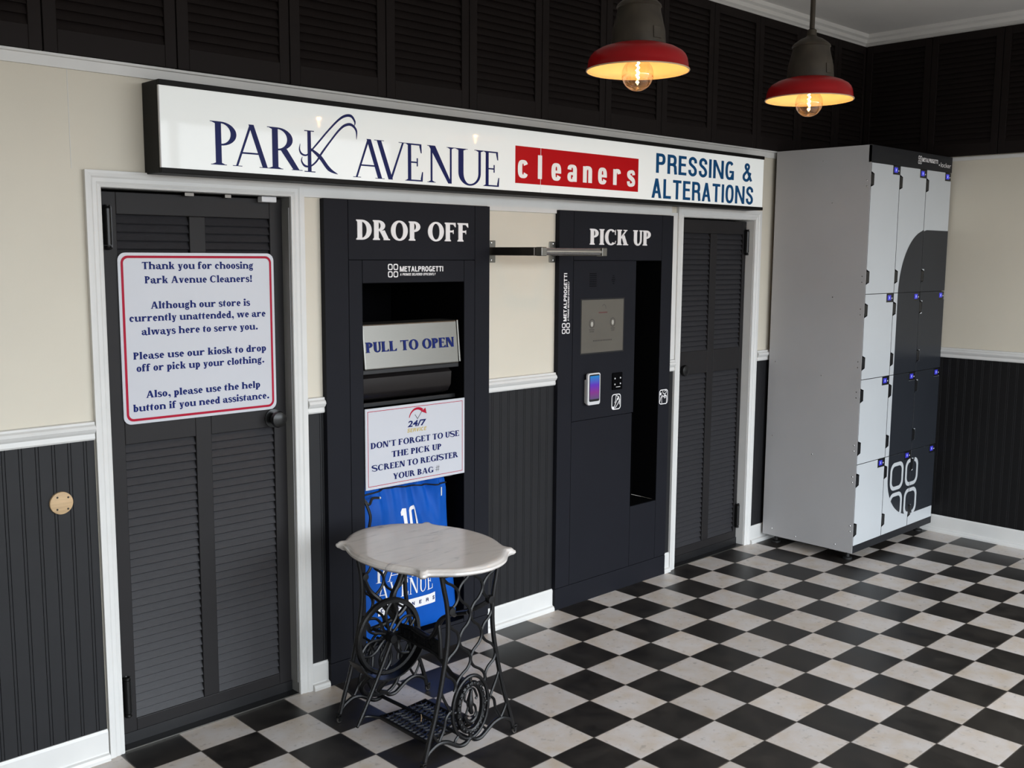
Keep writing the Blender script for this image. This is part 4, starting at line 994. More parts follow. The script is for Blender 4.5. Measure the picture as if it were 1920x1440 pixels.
m.flat(P_arc(0.313, 1.553, 0.016, 0.018, 0.003, 0.003, -20, 150, 14), (0, Ys, 0), UX, VZ)
m.build('screen_icons', M['ui'], scr)
m = MB(); m.flat(P_arc(0.2215, 1.471, 0.009, 0.013, 0.009, 0.013, 0, 360, 18) + P_arc(0.384, 1.475, 0.008, 0.013, 0.008, 0.013, 0, 360, 18), (0, Ys, 0), UX, VZ); m.build('screen_icons', M['uiw'], scr)
m = MB(); m.flat(P_rect(0.272, 1.526, 0.340, 1.532), (0, Ys, 0), UX, VZ); m.build('screen_icons', M['uir'], scr)
# payment terminal
tx0, tx1, tz0, tz1, ty = 0.167, 0.263, 1.056, 1.221, -0.062
m = MB(); bodyr = rrect(tx0, tx1, tz0, tz1, 0.012, 4); m.prism([(x, ty+0.014, z) for x, z in bodyr], (0, -0.014, 0))
m.hexa([(tx0+0.006, -0.0315, tz0+0.012), (tx1-0.006, -0.0315, tz0+0.012), (tx1-0.006, ty+0.012, tz0+0.002), (tx0+0.006, ty+0.012, tz0+0.002), (tx0+0.006, -0.0315, tz1-0.035), (tx1-0.006, -0.0315, tz1-0.035), (tx1-0.006, ty+0.012, tz1-0.03), (tx0+0.006, ty+0.012, tz1-0.03)])
term = m.build('card_terminal', M['termw'], pick, bevel=0.002)
m = MB(); m.prism([(x, ty-0.0006, z) for x, z in rrect(tx0+0.010, tx1-0.008, tz0+0.018, tz1-0.007, 0.008, 4)], (0, -0.0008, 0)); m.build('terminal_glass', M['black'], term)
m = MB(); m.box(tx0+0.014, tx1-0.011, ty-0.0024, ty-0.0016, tz0+0.030, tz1-0.014); m.build('terminal_screen', M['tscreen'], term)
m = MB(); m.box(0.183, 0.246, -0.058, -0.0315, tz1-0.028, tz1-0.006); m.build('terminal_mount', M['black'], term)
# barcode reader with its four highlights modelled as small white studs
m = MB(); m.box(0.388, 0.466, KY-0.010, KY-0.0012, 1.115, 1.206); rd = m.build('barcode_reader', M['void'], pick, bevel=0.003)
for x, z in ((0.403, 1.176), (0.403, 1.145), (0.447, 1.177), (0.447, 1.147)): MB().lathe([(0, -0.0030), (0.004, -0.0022), (0.0048, 0)], (x, KY-0.0101, z), 10, 'y').build('reader_highlight', M['termw'], rd)
MB().box(0.412, 0.446, KY-0.0115, KY-0.0101, 1.1285, 1.1315).build('reader_slit', M['termw'], rd)
# two line pictograms
def pict(x0, x1, z0, z1, kind):
    L = ring2(rrect(x0, x1, z0, z1, 0.018, 5), rrect(x0+0.005, x1-0.005, z0+0.005, z1-0.005, 0.014, 5)); w2 = x1-x0; h2 = z1-z0
    s = lambda pts, wd=0.0045: P_stroke([(x0+a*w2, z0+c*h2) for a, c in pts], [wd]*2, 4)
    if kind == 0:
        L += s([(0.25, 0.08), (0.42, 0.36), (0.66, 0.72), (0.80, 0.80)]) + s([(0.40, 0.10), (0.62, 0.30), (0.90, 0.62)], 0.004) + s([(0.46, 0.88), (0.44, 0.62), (0.34, 0.42)], 0.004) + s([(0.46, 0.90), (0.74, 0.80), (0.86, 0.55), (0.84, 0.3)], 0.004)
        L += [[(x0+a*w2, z0+c*h2) for a, c in ((0.08, 0.04), (0.34, 0.03), (0.24, 0.20), (0.10, 0.22))], [(x0+a*w2, z0+c*h2) for a, c in ((0.55, 0.62), (0.72, 0.58), (0.76, 0.72), (0.62, 0.76))]]
    else:
        L += s([(0.32, 0.05), (0.32, 0.48), (0.70, 0.55)], 0.004) + s([(0.84, 0.06), (0.84, 0.56), (0.60, 0.50)], 0.004) + P_arc(x0+0.66*w2, z0+0.52*h2, 0.011, 0.011, 0.004, 0.004, 0, 360, 14) + P_arc(x0+0.72*w2, z0+0.82*h2, 0.010, 0.010, 0.0035, 0.0035, -120, 180, 14)
        L += s([(0.66, 0.56), (0.66, 0.68), (0.45, 0.74), (0.40, 0.92)], 0.004) + s([(0.10, 0.20), (0.22, 0.50), (0.42, 0.62)], 0.0045)
        L += [[(x0+a*w2, z0+c*h2) for a, c in ((0.08, 0.64), (0.24, 0.62), (0.26, 0.80), (0.10, 0.82))]]
    return L
m = MB(); m.flat(pict(0.389, 0.464, 1.007, 1.091, 0), (0, KY-0.0018, 0), UX, VZ); m.build('pictogram', M['wvinyl'], pick)
m = MB(); m.flat(pict(0.795, 0.873, 0.996, 1.080, 1), (0, KY-0.0008, 0), UX, VZ); m.build('pictogram', M['wvinyl'], pick)

# =================================================================================================
#                                       STEEL GARMENT RAIL
# =================================================================================================
rl = empty('garment_rail', (-0.25, 0, 1.79), 'stainless steel garment rail on two wall arms between the kiosks', 'rail')
RZ = 1.838; RY = -0.32
for xb in (-0.455, -0.042):
    arm = MB().box(xb-0.016, xb+0.016, RY+0.018, -0.003, RZ-0.019, RZ+0.019).build('arm', M['dsteel'], rl, bevel=0.003)
    pl = MB().box(xb-0.026, xb+0.026, -0.0045, -0.0005, 1.786, 1.888).build('wall_plate', M['steel'], rl, bevel=0.002)
    for z in (1.797, 1.877): MB().lathe([(0, -0.0045), (0.005, -0.003), (0.0065, 0)], (xb, -0.0046, z), 12, 'y').build('screw', M['chrome'], pl, smooth=True)
MB().lathe([(0.0165, 0), (0.0165, 0.372)], (-0.426, RY, RZ), 24, 'x').build('tube', M['chrome'], rl, smooth=True)
for x0, x1 in ((-0.460, -0.426), (-0.055, -0.020)): MB().box(x0, x1, RY-0.019, RY+0.019, RZ-0.020, RZ+0.020).build('end_block', M['steel'], rl, bevel=0.003)

# =================================================================================================
#                                       LOCKER
# =================================================================================================
LX0, LX1, LYF, LZ0, LZ1 = 1.895, 2.965, -0.655, 0.055, 2.462
lk = empty('parcel_locker', ((LX0+LX1)/2, -0.33, 0), 'tall grey locker cabinet with twelve doors standing in the room corner', 'locker')
m = MB(); m.box(LX0+0.003, LX1, LYF+0.020, -0.034, LZ0+0.003, LZ1-0.004); m.build('carcass', M['lockgap'], lk)
m = MB(); m.box(LX0, LX0+0.003, LYF+0.001, -0.034, LZ0, LZ1); side = m.build('side_sheet', M['lockside'], lk)
for y, z in ((-0.35, 2.385), (-0.42, 2.14), (-0.45, 1.585), (-0.40, 1.11), (-0.36, 0.62), (-0.08, 1.17), (-0.08, 0.70), (-0.10, 0.10), (-0.27, 0.08), (-0.54, 0.09)) + tuple((-0.632, zz) for z0 in (2.24, 1.69, 1.50, 1.19, 1.01, 0.69, 0.50, 0.20) for zz in (z0-0.012, z0+0.022)):
    MB().lathe([(0, -0.002), (0.0035, -0.0014), (0.0045, 0)], (LX0-0.0001, y, z), 8, 'x').build('rivet', M['chrome'], side)
hd = MB().box(LX0, LX1, LYF, LYF+0.019, 2.3635, LZ1).build('header', M['lockhead'], lk, bevel=0.001)
L = squares_logo(2.480, 2.392, 0.046, 0.004) + HEAVY.text('METALPROGETTI', 2.532, 2.752, 2.408, 0.024) + sans('locker', 2.795, 2.945, 2.392, 0.030, 0.0) + P_arc(2.774, 2.402, 0.006, 0.006, 0.006, 0.006, 0, 360, 10)
m = MB(); m.flat(L, (0, LYF-0.0008, 0), UX, VZ); m.build('brand_lettering', M['wvinyl'], hd)
MB().box(LX0+0.003, LX1, LYF+0.001, LYF+0.019, LZ0, 0.100).build('plinth', M['lockhead'], lk)
for x in (LX0+0.06, LX1-0.06):
    for y in (LYF+0.06, -0.10):
        c = MB(); c.lathe([(0.0, 0), (0.028, 0.0), (0.028, 0.010), (0.012, 0.014), (0.012, 0.054)], (x, y, 0.001), 14)
        c.build('foot', M['rubber'], lk, smooth=True)
cols = [1.898, 2.253, 2.608, 2.962]; rows = [(1.6105, 2.3615), (1.1075, 1.6065), (0.5985, 1.1035), (0.1015, 0.5945)]
# the dark vinyl figure that runs over the doors: outline in x,z
def in_dark(x, z):
    if z > 1.994 or z < 0.176 or x > 2.965: return False
    x_l = 2.305
    if z > 1.60:
        t = (z-1.60)/0.394; x_l = 2.305 + 0.345*(1-math.sqrt(max(0, 1-t*t)))*1.0
    if z < 0.45:
        t = (0.45-z)/0.274; x_l = 2.305 + 0.345*(1-math.sqrt(max(0, 1-t*t)))
    return x >= x_l
def dark_left(z):
    x_l = 2.305
    if z > 1.60: t = min(1, (z-1.60)/0.394); x_l += 0.345*(1-math.sqrt(max(0, 1-t*t)))
    if z < 0.45: t = min(1, (0.45-z)/0.274); x_l += 0.345*(1-math.sqrt(max(0, 1-t*t)))
    return x_l
SQ = []
for a, c in ((2.335, 0.365), (2.540, 0.365), (2.335, 0.170), (2.540, 0.170)):
    SQ.append((a, a+0.178, c, c+0.178))
for r, (z0, z1) in enumerate(rows):
    for c in range(3):
        x0, x1 = cols[c]+0.0020, cols[c+1]-0.0035
        yb = LYF; nx = 0.088; nz = 0.052
        hz = (z0+0.065, z1-0.125); hw, hh = 0.036, 0.064
        # door sheet with a notch for the lock display and one for each hinge
        ring = [(x0, z0), (x1, z0), (x1, z1-nz), (x1-nx, z1-nz), (x1-nx, z1), (x0, z1)]
        for zc in (hz[1], hz[0]): ring += [(x0, zc+hh+0.012), (x0+hw, zc+hh), (x0+hw, zc), (x0, zc-0.012)]
        d = MB(); d.prism([(x, yb+0.018, z) for x, z in ring], (0, -0.018, 0))
        door = d.build('door', M['lockdoor'], lk)
        door.data.materials.append(M['lockgap'])            # dark door edges
        for pg in door.data.polygons: pg.material_index = 0 if abs(pg.normal.y) > 0.5 else 1
        door['label'] = ['upper row', 'second row', 'third row', 'bottom row'][r] + ' locker door'
        for zc in hz:
            h = MB(); h.box(x0+0.001, x0+hw-0.001, yb+0.001, yb+0.016, zc+0.001, zc+hh-0.001); h.build('hinge', M['black'], door)
        k = MB(); k.box(x1-nx+0.001, x1-0.001, yb+0.001, yb+0.016, z1-nz+0.001, z1-0.001); k.build('lock', M['black'], door)
        k = MB(); k.box(x1-nx+0.018, x1-0.030, yb-0.0006, yb+0.002, z1-nz+0.012, z1-0.010); k.build('lock_display', M['lcd'], door)
        n = r*3+c+1
        k = MB(); k.box(x1-nx+0.034, x1-nx+0.041, yb-0.0012, yb-0.0007, z1-nz+0.020, z1-0.018); k.build('lock_digit', M['lcdtxt'], door); MB().box(x1-0.022, x1-0.012, yb-0.001, yb+0.002, z1-nz+0.020, z1-nz+0.027).build('lock_button', M['termw'], door)
        # part of the dark vinyl on this door, cut around hinges and lock
        v = MB(); ns = 48
        for i in range(ns):
            za = z0+(z1-z0)*i/ns; zb = z0+(z1-z0)*(i+1)/ns; zm = (za+zb)/2
            if zm > 1.994 or zm < 0.176: continue
            za = max(za, 0.176); zb = min(zb, 1.994)
            for (p0, p1) in ((x0, x1),):
                a0 = p0; e1 = p1
                if any(zc-0.006 < zm < zc+hh+0.006 for zc in hz): a0 = p0+hw
                if zm > z1-nz: e1 = p1-nx
                la, lb = max(a0, dark_left(za)), max(a0, dark_left(zb))
                if la >= e1 and lb >= e1: continue
                v.face([(min(la, e1), yb-0.0007, za), (e1, yb-0.0007, za), (e1, yb-0.0007, zb), (min(lb, e1), yb-0.0007, zb)])
        if v.f: v.build('dark_vinyl', M['lockdark'], door)
        if r == 3 and c in (1, 2):
            q = []
            for (a, b2, e, g2) in SQ:
                o_ = rrect(a, b2, e, g2, 0.055, 8); i_ = rrect(a+0.024, b2-0.024, e+0.024, g2-0.024, 0.036, 8)
                q += ring2(o_, i_)
            def clip(poly, xa, xb, za, zb):
                def cut(pl, f, g):
                    out = []
                    for i in range(len(pl)):
                        p, s = pl[i-1], pl[i]; fp, fs = f(p), f(s)
                        if (fp >= 0) != (fs >= 0):
                            t = fp/(fp-fs); out.append((p[0]+(s[0]-p[0])*t, p[1]+(s[1]-p[1])*t))
                        if fs >= 0: out.append(s)
                    return out
                for f in (lambda p: p[0]-xa, lambda p: xb-p[0], lambda p: p[1]-za, lambda p: zb-p[1]):
                    poly = cut(poly, f, None)
                    if len(poly) < 3: return None
                return poly
            cl = [clip(p, x0 + (hw if False else 0), x1, 0.176, z1) for p in q]
            cl = [p for p in cl if p and sum(t[0] for t in p)/len(p) > dark_left(sum(t[1] for t in p)/len(p)) - 0.002 and not any(zc-0.004 < sum(t[1] for t in p)/len(p) < zc+hh+0.004 and sum(t[0] for t in p)/len(p) < x0+hw for zc in hz)]
            v = MB(); v.flat(cl, (0, yb-0.0013, 0), UX, VZ); v.build('square_emblem', M['lockdoor'], door)

# =================================================================================================
#                                       TREADLE TABLE WITH MARBLE TOP
# =================================================================================================
TX, TY = -1.335, -0.600
tb = empty('sewing_table', (TX, TY, 0), 'small table of black cast iron treadle legs under a scalloped marble top', 'table')
Q1 = [(0.274, 0.0), (0.272, 0.05), (0.262, 0.105), (0.245, 0.155), (0.228, 0.195), (0.221, 0.222), (0.224, 0.244), (0.228, 0.256), (0.222, 0.267), (0.210, 0.268), (0.198, 0.262), (0.184, 0.270), (0.155, 0.294), (0.112, 0.330), (0.06, 0.352), (0.0, 0.362)]
out = Q1 + [(-x, y) for x, y in reversed(Q1[:-1])] + [(-x, -y) for x, y in Q1[1:]] + [(x, -y) for x, y in reversed(Q1[1:-1])]
out = [(p.x, p.y) for p in smooth_path(out, 4, True)]
def inset(d, z):
    return [(TX+x*(1-d/0.29), TY+y*(1-d/0.29), z) for x, y in out]
m = MB(); prof = [(0.045, 0.699), (0.020, 0.7005), (0.012, 0.706), (0.004, 0.709), (0.0, 0.715), (0.0015, 0.7215), (0.007, 0.7245), (0.009, 0.7275), (0.013, 0.7308), (0.020, 0.7318), (0.030, 0.7320), (0.145, 0.7320), (0.285, 0.7320)]
m.rings([inset(d, z) for d, z in prof], False, True); m.build('marble_top', M['marble'], tb, smooth=True)

FZ = 0.697
def frame_post(sg): return [(sg*x, z) for x, z in ((0.136, 0.697), (0.127, 0.655), (0.113, 0.593), (0.107, 0.538), (0.107, 0.478), (0.114, 0.415), (0.128, 0.345), (0.146, 0.265), (0.169, 0.180), (0.195, 0.105), (0.214, 0.040), (0.219, 0.026))]
def arch(sg): return [(sg*x, z) for x, z in ((0.219, 0.026), (0.207, 0.056), (0.180, 0.075), (0.150, 0.084), (0.114, 0.077), (0.084, 0.060), (0.052, 0.042), (0.022, 0.043), (0.004, 0.058))]
def strand(c, ph): return [(c + 0.026*math.cos(2*PI*(0.617-z)/0.172)*ph, z) for z in [0.697-0.0215*i for i in range(20)]]
def halfw(z):
    P = frame_post(1)
    for (xa, za), (xb, zb) in zip(P, P[1:]):
        if zb <= z <= za: return xa+(xb-xa)*(za-z)/(za-zb)
    return 0.21
def end_frame(yl, medal):
    y = TY+yl; P = lambda pts: [(TX+x, y, z) for x, z in pts]
    fr = MB()
    for sg in (-1, 1):
        fr.tube(smooth_path(P(frame_post(sg)), 4), 0.0088, 8).tube(smooth_path(P(arch(sg)), 5), 0.0082, 8)
        fr.tube(smooth_path(P([(sg*0.136, 0.697), (sg*0.02, 0.697), (0, 0.697)]), 3), 0.008, 6)
        # bolt boss on the post
        fr.lathe([(0, -0.012), (0.014, -0.011), (0.017, 0), (0.014, 0.011), (0, 0.012)], (TX+sg*0.094, y, 0.563), 12, 'y')
        # lower loops between post, arch and oval
        fr.tube(smooth_path(P([(sg*0.142, 0.280), (sg*0.128, 0.245), (sg*0.098, 0.190), (sg*0.094, 0.178)]), 4), 0.0052, 6)
        fr.tube(smooth_path(P([(sg*0.093, 0.190), (sg*0.116, 0.170), (sg*0.126, 0.130), (sg*0.148, 0.092)]), 4), 0.0055, 6)
        fr.tube(smooth_path(P([(sg*0.182, 0.150), (sg*0.176, 0.125), (sg*0.160, 0.098), (sg*0.150, 0.086)]), 4), 0.0050, 6)
        fr.tube(smooth_path(P([(sg*0.058, 0.082), (sg*0.072, 0.070), (sg*0.076, 0.058)]), 4), 0.0052, 6)
    for c, ph in ((-0.75, 1), (-0.25, -1), (0.25, 1), (0.75, -1)):
        # the lattice strands wave down to the oval, spreading with the posts
        pts = []
        for i in range(46):
            z = 0.697-0.0098*i; wv = math.cos(2*PI*(0.617-z)/0.172)
            x = (c + 0.245*math.copysign(abs(wv)**0.75, wv)*ph)*(halfw(z)-0.002)
            if (x/0.084)**2 + ((z-0.175)/0.117)**2 < 1 or z < 0.245: break
            pts.append((x, z))
        fr.tube(smooth_path(P(pts), 2), 0.0056, 6)
    fr.tube(P([(0.086*math.cos(2*PI*i/36), 0.175+0.119*math.sin(2*PI*i/36)) for i in range(36)]), 0.0072, 8, True)
    o = fr.build('end_frame', M['iron'], tb, smooth=True)
    md = MB()
    if medal:
        md.tube(P([(0.060*math.cos(2*PI*i/36), 0.175+0.090*math.sin(2*PI*i/36)) for i in range(36)]), 0.0115, 8, True)
        for i in range(22): a = 2*PI*i/22; md.lathe([(0, -0.016), (0.006, -0.013), (0.008, 0), (0, 0.012)], (TX+0.062*math.cos(a), y, 0.175+0.093*math.sin(a)), 8, 'y')
        md.tube(smooth_path(P([(0.003, 0.240), (-0.002, 0.205), (-0.003, 0.175), (0.006, 0.150)]), 4), [0.006, 0.007, 0.008, 0.010, 0.012, 0.013, 0.013, 0.012, 0.011, 0.010, 0.010, 0.009, 0.008], 8)
        md.tube(smooth_path(P([(-0.025, 0.232), (-0.010, 0.246), (0.014, 0.243), (0.026, 0.222), (0.031, 0.206), (0.024, 0.200)]), 4), 0.0045, 6)
        md.tube(smooth_path(P([(-0.024, 0.234), (-0.029, 0.210), (-0.016, 0.196), (-0.012, 0.178), (-0.024, 0.150)]), 4), 0.0045, 6).tube(smooth_path(P([(0.006, 0.190), (0.022, 0.172), (0.026, 0.150), (0.018, 0.135)]), 4), 0.0045, 6)
        md.tube(smooth_path(P([(-0.030, 0.152), (-0.018, 0.128), (0.002, 0.118), (0.022, 0.128), (0.032, 0.148)]), 4), 0.0085, 8)
        for sg in (-1, 1): md.tube(P([(sg*0.060, 0.175), (sg*0.086, 0.175)]), 0.005, 6)
        md.tube(P([(0, 0.262), (0, 0.292)]), 0.006, 6).tube(P([(0, 0.086), (0, 0.058)]), 0.008, 6)
        md.build('medallion', M['iron'], o, smooth=True)
    for sg in (-1, 1):
        cs = MB(); fx = TX+sg*0.222
        cs.lathe([(0, -0.006), (0.0105, -0.005), (0.012, 0), (0.0105, 0.005), (0, 0.006)], (fx, y, 0.0127), 18, 'y')
        w2 = cs.build('caster', M['castm'], o, smooth=True)
        ck = MB(); ck.box(fx-0.006, fx+0.006, y-0.010, y-0.007, 0.010, 0.032).box(fx-0.006, fx+0.006, y+0.007, y+0.010, 0.010, 0.032).box(fx-0.008, fx+0.008, y-0.010, y+0.010, 0.028, 0.038); ck.build('caster_fork', M['iron'], w2)
    return o
end_frame(-0.263, True)
end_frame(0.263, False)
# cross brace joining the two end frames, with the cast name plate
m = MB(); Pb = lambda pts, x=0.0: [(TX+x, TY+a, z) for a, z in pts]
for sg in (-1, 1):
    m.tube(smooth_path(Pb([(0.070, 0.382), (-0.02, 0.372), (-0.060, 0.400), (-0.080, 0.440), (-0.110, 0.474), (-0.165, 0.502), (-0.255, 0.535)], sg*0.006), 5), 0.008, 8)
m.tube(smooth_path([(TX, TY+0.16, 0.372), (TX-0.01, TY+0.21, 0.410), (TX-0.03, TY+0.25, 0.455), (TX-0.07, TY+0.263, 0.50), (TX-0.100, TY+0.263, 0.563)], 5), 0.011, 8).tube(smooth_path([(TX, TY+0.16, 0.372), (TX+0.01, TY+0.21, 0.410), (TX+0.03, TY+0.25, 0.455), (TX+0.07, TY+0.263, 0.50), (TX+0.100, TY+0.263, 0.563)], 5), 0.011, 8)
m.tube(smooth_path(Pb([(0.170, 0.334), (0.05, 0.326), (-0.05, 0.322), (-0.10, 0.300), (-0.17, 0.262), (-0.258, 0.262)]), 5), 0.009, 8).tube(smooth_path(Pb([(0.170, 0.334), (0.21, 0.300), (0.258, 0.262)]), 4), 0.009, 8)
m.tube(smooth_path([(TX, TY-0.165, 0.502), (TX+0.05, TY-0.23, 0.53), (TX+0.094, TY-0.258, 0.555)], 4), 0.009, 8).tube(smooth_path([(TX, TY-0.165, 0.502), (TX-0.05, TY-0.23, 0.53), (TX-0.094, TY-0.258, 0.555)], 4), 0.009, 8)
m.tube(smooth_path(Pb([(0.070, 0.382), (0.17, 0.372)]), 2), 0.008, 8)
m.tube(Pb([(-0.080, 0.440), (-0.090, 0.38), (-0.092, 0.31)]), 0.008, 8)
br = m.build('cross_brace', M['iron'], tb, smooth=True)
m = MB(); m.box(TX-0.004, TX+0.004, TY-0.085, TY+0.168, 0.326, 0.378)
pl = m.build('name_plate', M['iron'], br, bevel=0.002)
m = MB(); x = TX-0.0042; yy = TY+0.150
def bar(a, z0, c, z1, t=0.0045):                       # raised strokes of the worn cast name
    v = Vector((0, c-a, z1-z0)).normalized(); n = Vector((0, -v.z, v.y))*t/2
    p = [Vector((x, a, z0))+n, Vector((x, a, z0))-n, Vector((x, c, z1))-n, Vector((x, c, z1))+n]
    m.prism(p, (-0.004, 0, 0))
for i, gl in enumerate(('D', 'C', 'E', 'E', 'I', 'A', 'K', 'F')):
    a = yy-i*0.0285; lo, hi = 0.335, 0.370; w2 = 0.017
    if gl in 'DKEFI': bar(a, lo, a, hi)
    if gl in 'DC': bar(a-w2, lo+0.006, a-w2, hi-0.006) if gl == 'D' else bar(a, lo+0.005, a, hi-0.005); bar(a, hi, a-w2, hi-0.004); bar(a, lo, a-w2, lo+0.004)
    if gl in 'EF': bar(a, hi, a-w2, hi); bar(a, (lo+hi)/2, a-w2*0.7, (lo+hi)/2)
    if gl == 'E': bar(a, lo, a-w2, lo)
    if gl == 'A': bar(a, lo, a-w2/2, hi); bar(a-w2/2, hi, a-w2, lo); bar(a-w2*0.25, lo+0.012, a-w2*0.75, lo+0.012)
    if gl == 'K': bar(a, (lo+hi)/2, a-w2, hi); bar(a, (lo+hi)/2, a-w2, lo)
m.build('cast_letters', M['iron'], pl)
# drive wheel
WC = (TX-0.062, TY+0.150, 0.345); WR = 0.152
m = MB(); m.lathe([(WR-0.018, -0.012), (WR-0.006, -0.013), (WR, -0.008), (WR-0.006, 0), (WR, 0.008), (WR-0.006, 0.013), (WR-0.018, 0.012), (WR-0.020, 0), (WR-0.018, -0.012)], WC, 56, 'y')
for i in range(6):
    a = 2*PI*i/6+0.35
    for sg in (-1, 1):
        pts = []
        for t in (0, 0.25, 0.5, 0.75, 1.0):
            r = 0.018+(WR-0.034)*t; b2 = a+sg*0.27*math.sin(PI*min(1, t*1.0))*(1 if t < 1 else 0) + sg*0.05
            pts.append((WC[0]+r*math.cos(b2), WC[1], WC[2]+r*math.sin(b2)))
        m.tube(smooth_path(pts, 4), 0.0058, 6)
m.lathe([(0.0, -0.026), (0.018, -0.024), (0.022, 0), (0.018, 0.024), (0, 0.026)], WC, 16, 'y')
wheel = m.build('drive_wheel', M['iron'], tb, smooth=True)
m = MB(); m.tube([(WC[0], WC[1]-0.045, WC[2]), (WC[0], TY+0.262, WC[2])], 0.008, 10).tube(smooth_path([(TX-0.107, TY+0.262, 0.40), (TX-0.085, TY+0.258, 0.365), (WC[0], TY+0.255, WC[2]), (TX+0.06, TY+0.258, 0.365), (TX+0.112, TY+0.262, 0.40)], 4), 0.010, 8); m.build('wheel_axle', M['iron'], tb, smooth=True)
# guard below the wheel
m = MB(); rs = []
for i in range(15):
    a = math.radians(205+130*i/14); R0, R1 = WR+0.012, WR+0.018
    rs.append([(WC[0]+R0*math.cos(a), WC[1]-0.03, WC[2]+R0*math.sin(a)), (WC[0]+R0*math.cos(a), WC[1]+0.05, WC[2]+R0*math.sin(a)), (WC[0]+R1*math.cos(a), WC[1]+0.05, WC[2]+R1*math.sin(a)), (WC[0]+R1*math.cos(a), WC[1]-0.03, WC[2]+R1*math.sin(a))])
m.rings(rs)
for sg in (-1, 1): m.tube(smooth_path([(WC[0]+sg*0.04, WC[1]+0.05, WC[2]-WR-0.006), (WC[0]+sg*0.07, WC[1]+0.085, WC[2]-0.21), (WC[0]+sg*0.03, WC[1]+0.11, WC[2]-0.265), (TX+sg*0.01, TY+0.263, 0.055)], 4), 0.010, 8)
for i in range(5): m.tube(smooth_path([(WC[0]-0.09+i*0.042, WC[1]+0.045, WC[2]-0.13-0.02*math.sin(i*0.8)), (WC[0]-0.075+i*0.042, WC[1]+0.06, WC[2]-0.07), (WC[0]-0.095+i*0.042, WC[1]+0.06, WC[2]-0.02)], 4), 0.006, 6)
m.build('wheel_guard', M['iron'], tb, smooth=True)
# treadle plate
t0 = (TX-0.130, TX+0.088, TY-0.165, TY+0.113); tz = 0.046
m = MB()
x0, x1, y0, y1 = t0
ring = [(x0, y0), (x1, y0), (x1, y1), (x0, y1)]
m.tube([(x, y, tz) for x, y in ring], 0.009, 8, True)
for i in range(1, 12): yy = y0+(y1-y0)*i/12; m.tube(smooth_path([(x0+(x1-x0)*j/8, yy+0.006*(-1)**j, tz) for j in range(9)], 2), 0.0055, 6)
for i in range(1, 8): xx = x0+(x1-x0)*i/8; m.tube(smooth_path([(xx+0.005*(-1)**j, y0+(y1-y0)*j/12, tz) for j in range(13)], 2), 0.0045, 6)
m.build('treadle', M['iron'], tb, smooth=True)
m = MB(); m.tube([(TX, TY-0.262, 0.050), (TX-0.02, TY+0.262, 0.050)], 0.0075, 8); m.build('treadle_rod', M['iron'], tb, smooth=True)
m = MB(); m.tube(smooth_path([(WC[0]-0.012, WC[1]-0.040, WC[2]+0.004), (TX-0.155, TY+0.112, 0.190), (TX-0.243, TY+0.108, 0.046)], 5), [0.009]+[0.0075]*9+[0.006], 8).tube(smooth_path([(TX-0.243, TY+0.108, 0.046), (TX-0.19, TY+0.146, 0.052), (TX-0.160, TY+0.138, 0.050), (TX-0.130, TY+0.105, tz)], 3), 0.006, 8).lathe([(0, -0.014), (0.016, -0.012), (0.018, 0), (0.016, 0.012), (0, 0.014)], (WC[0]-0.012, WC[1]-0.040, WC[2]+0.004), 12, 'y')
m.build('pitman_rod', M['iron'], tb, smooth=True)

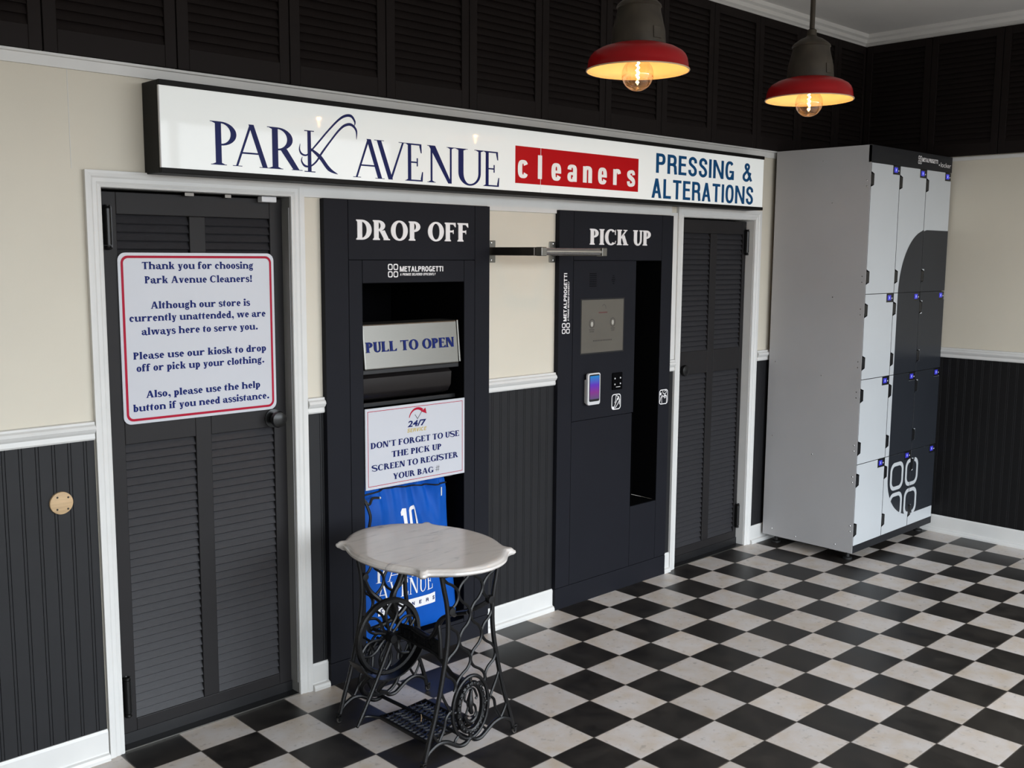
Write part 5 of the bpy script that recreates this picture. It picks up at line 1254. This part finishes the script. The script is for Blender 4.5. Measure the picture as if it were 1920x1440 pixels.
# =================================================================================================
#                                       PENDANT LAMPS
# =================================================================================================
def make_pendant(px, py, zr, label):
    root = empty('pendant_lamp', (px, py, zr), label, 'lamp', 'red pendant lamps')
    R = 0.1825; c = (px, py, zr)
    outer = [(R, 0.0), (R, 0.003), (0.1780, 0.010), (0.1770, 0.022), (0.1740, 0.037), (0.1680, 0.050), (0.1580, 0.0605), (0.1350, 0.0735), (0.1130, 0.081), (0.0960, 0.086)]
    inner = [(R-0.001, 0.0005), (0.1765, 0.008), (0.1750, 0.020), (0.171, 0.036), (0.164, 0.048), (0.154, 0.057), (0.132, 0.069), (0.110, 0.077), (0.092, 0.084), (0.07, 0.10), (0.04, 0.112), (0.0, 0.113)]
    sh = MB().lathe(outer, c, 56).build('shade', M['redlamp'], root, smooth=True)
    MB().lathe(inner, c, 56).build('shade_lining', M['warmlining'], sh, smooth=True)
    MB().tube([(px+(R-0.0015)*math.cos(2*PI*i/56), py+(R-0.0015)*math.sin(2*PI*i/56), zr-0.0005) for i in range(56)], 0.0026, 6, True).build('shade_rim', M['warmlining'], sh, smooth=True)
    nk = MB().lathe([(0.0965, 0.082), (0.0965, 0.094), (0.0955, 0.104), (0.093, 0.135), (0.087, 0.160), (0.077, 0.200), (0.076, 0.212), (0.080, 0.216), (0.078, 0.222), (0.068, 0.232), (0.045, 0.248), (0.026, 0.256), (0.020, 0.262), (0.019, 0.285), (0.0115, 0.290)], c, 40).build('neck', M['bronze'], root, smooth=True)
    ck = MB()
    an = [math.radians(-108+5.5*i) for i in range(5)]
    ck.rings([[(px+r*math.cos(a), py+r*math.sin(a), zr+h) for r, h in ((0.085, 0.098), (0.0995, 0.098), (0.0965, 0.138), (0.085, 0.138))] for a in an])
    ck.build('neck_clip', M['bronze'], nk, bevel=0.002)
    MB().tube([(px, py, zr+0.285), (px, py, ZC-0.02)], 0.0105, 14).build('stem', M['bronze'], root, smooth=True)
    MB().lathe([(0, -0.03), (0.02, -0.03), (0.055, -0.012), (0.060, -0.001), (0, -0.001)], (px, py, ZC), 28).build('ceiling_rose', M['bronze'], root, smooth=True)
    MB().lathe([(0.0, 0.112), (0.022, 0.112), (0.024, 0.070), (0.021, 0.066), (0.0, 0.066)], c, 20).build('socket', M['dsteel'], root, smooth=True)
    rb = 0.0565; zb = -0.014
    prof = [(0.0, zb-rb)] + [(rb*math.sin(PI*i/24), zb-rb*math.cos(PI*i/24)) for i in range(1, 19)] + [(0.030, zb+0.050), (0.022, zb+0.066), (0.018, zb+0.086)]
    bu = MB().lathe(prof, c, 32).build('bulb', M['glass'], root, smooth=True)
    fl = MB(); fl.tube([(px+0.006*math.cos(a*0.9), py+0.006*math.sin(a*0.9), zr+0.058-0.0024*a) for a in range(36)], 0.0016, 6).tube([(px, py, zr+0.060), (px, py, zr-0.026)], 0.0022, 6)
    fl.build('filament', M['fil'], bu)
    d = bpy.data.lights.new('bulb_glow', 'POINT'); d.energy = 4.2; d.color = (1.0, 0.52, 0.19); d.shadow_soft_size = 0.008
    o = bpy.data.objects.new('bulb_glow', d); COL.objects.link(o); o.parent = root; o.location = (0, 0, 0.02)
    return root
make_pendant(-0.805, -1.150, 2.472, 'red enamel pendant lamp above the red cleaners band, the nearer and larger one')
make_pendant(0.275, -1.195, 2.482, 'red enamel pendant lamp hanging beside the room corner and the locker')

# =================================================================================================
#                                       SMALL WALL THINGS
# =================================================================================================
cp = MB().lathe([(0.0, -0.010), (0.034, -0.010), (0.0385, -0.008), (0.039, 0.0)], (-2.4505, -0.0065, 0.969), 40, 'y').build('cover_plate', M['wood'], smooth=True)
tag(cp, 'round bare plywood disc on the dark beadboard left of the door', 'cover plate')
for dx, dz in ((-0.014, 0.022), (0.022, 0.018), (-0.016, -0.020), (0.020, -0.022)): MB().lathe([(0, -0.002), (0.003, -0.0014), (0.0036, 0)], (-2.4505+dx, -0.0168, 0.969+dz), 10, 'y').build('screw', M['bronze'], cp)
br = empty('wall_bracket', (-0.150, 0, 3.07), 'small black iron bracket on the shutters at the top edge above the sign', 'bracket')
MB().tube(smooth_path([(-0.150, -0.034, 3.055), (-0.145, -0.060, 3.10), (-0.135, -0.10, 3.16), (-0.115, -0.17, 3.23), (-0.10, -0.26, ZC-0.003)], 5), 0.011, 10).build('arm', M['hinge'], br, smooth=True)
MB().box(-0.166, -0.134, -0.036, -0.0285, 3.045, 3.13).build('back_plate', M['hinge'], br, bevel=0.004)

st = MB().tube([(-1.3490, -0.5900, 0.0555), (-1.3640, -0.6110, 0.0555), (-1.3840, -0.6340, 0.0555)], 0.0022, 8).build('wooden_stick', M['wood'], smooth=True)
tag(st, 'short thin pale stick lying on the black iron treadle of the table', 'stick')
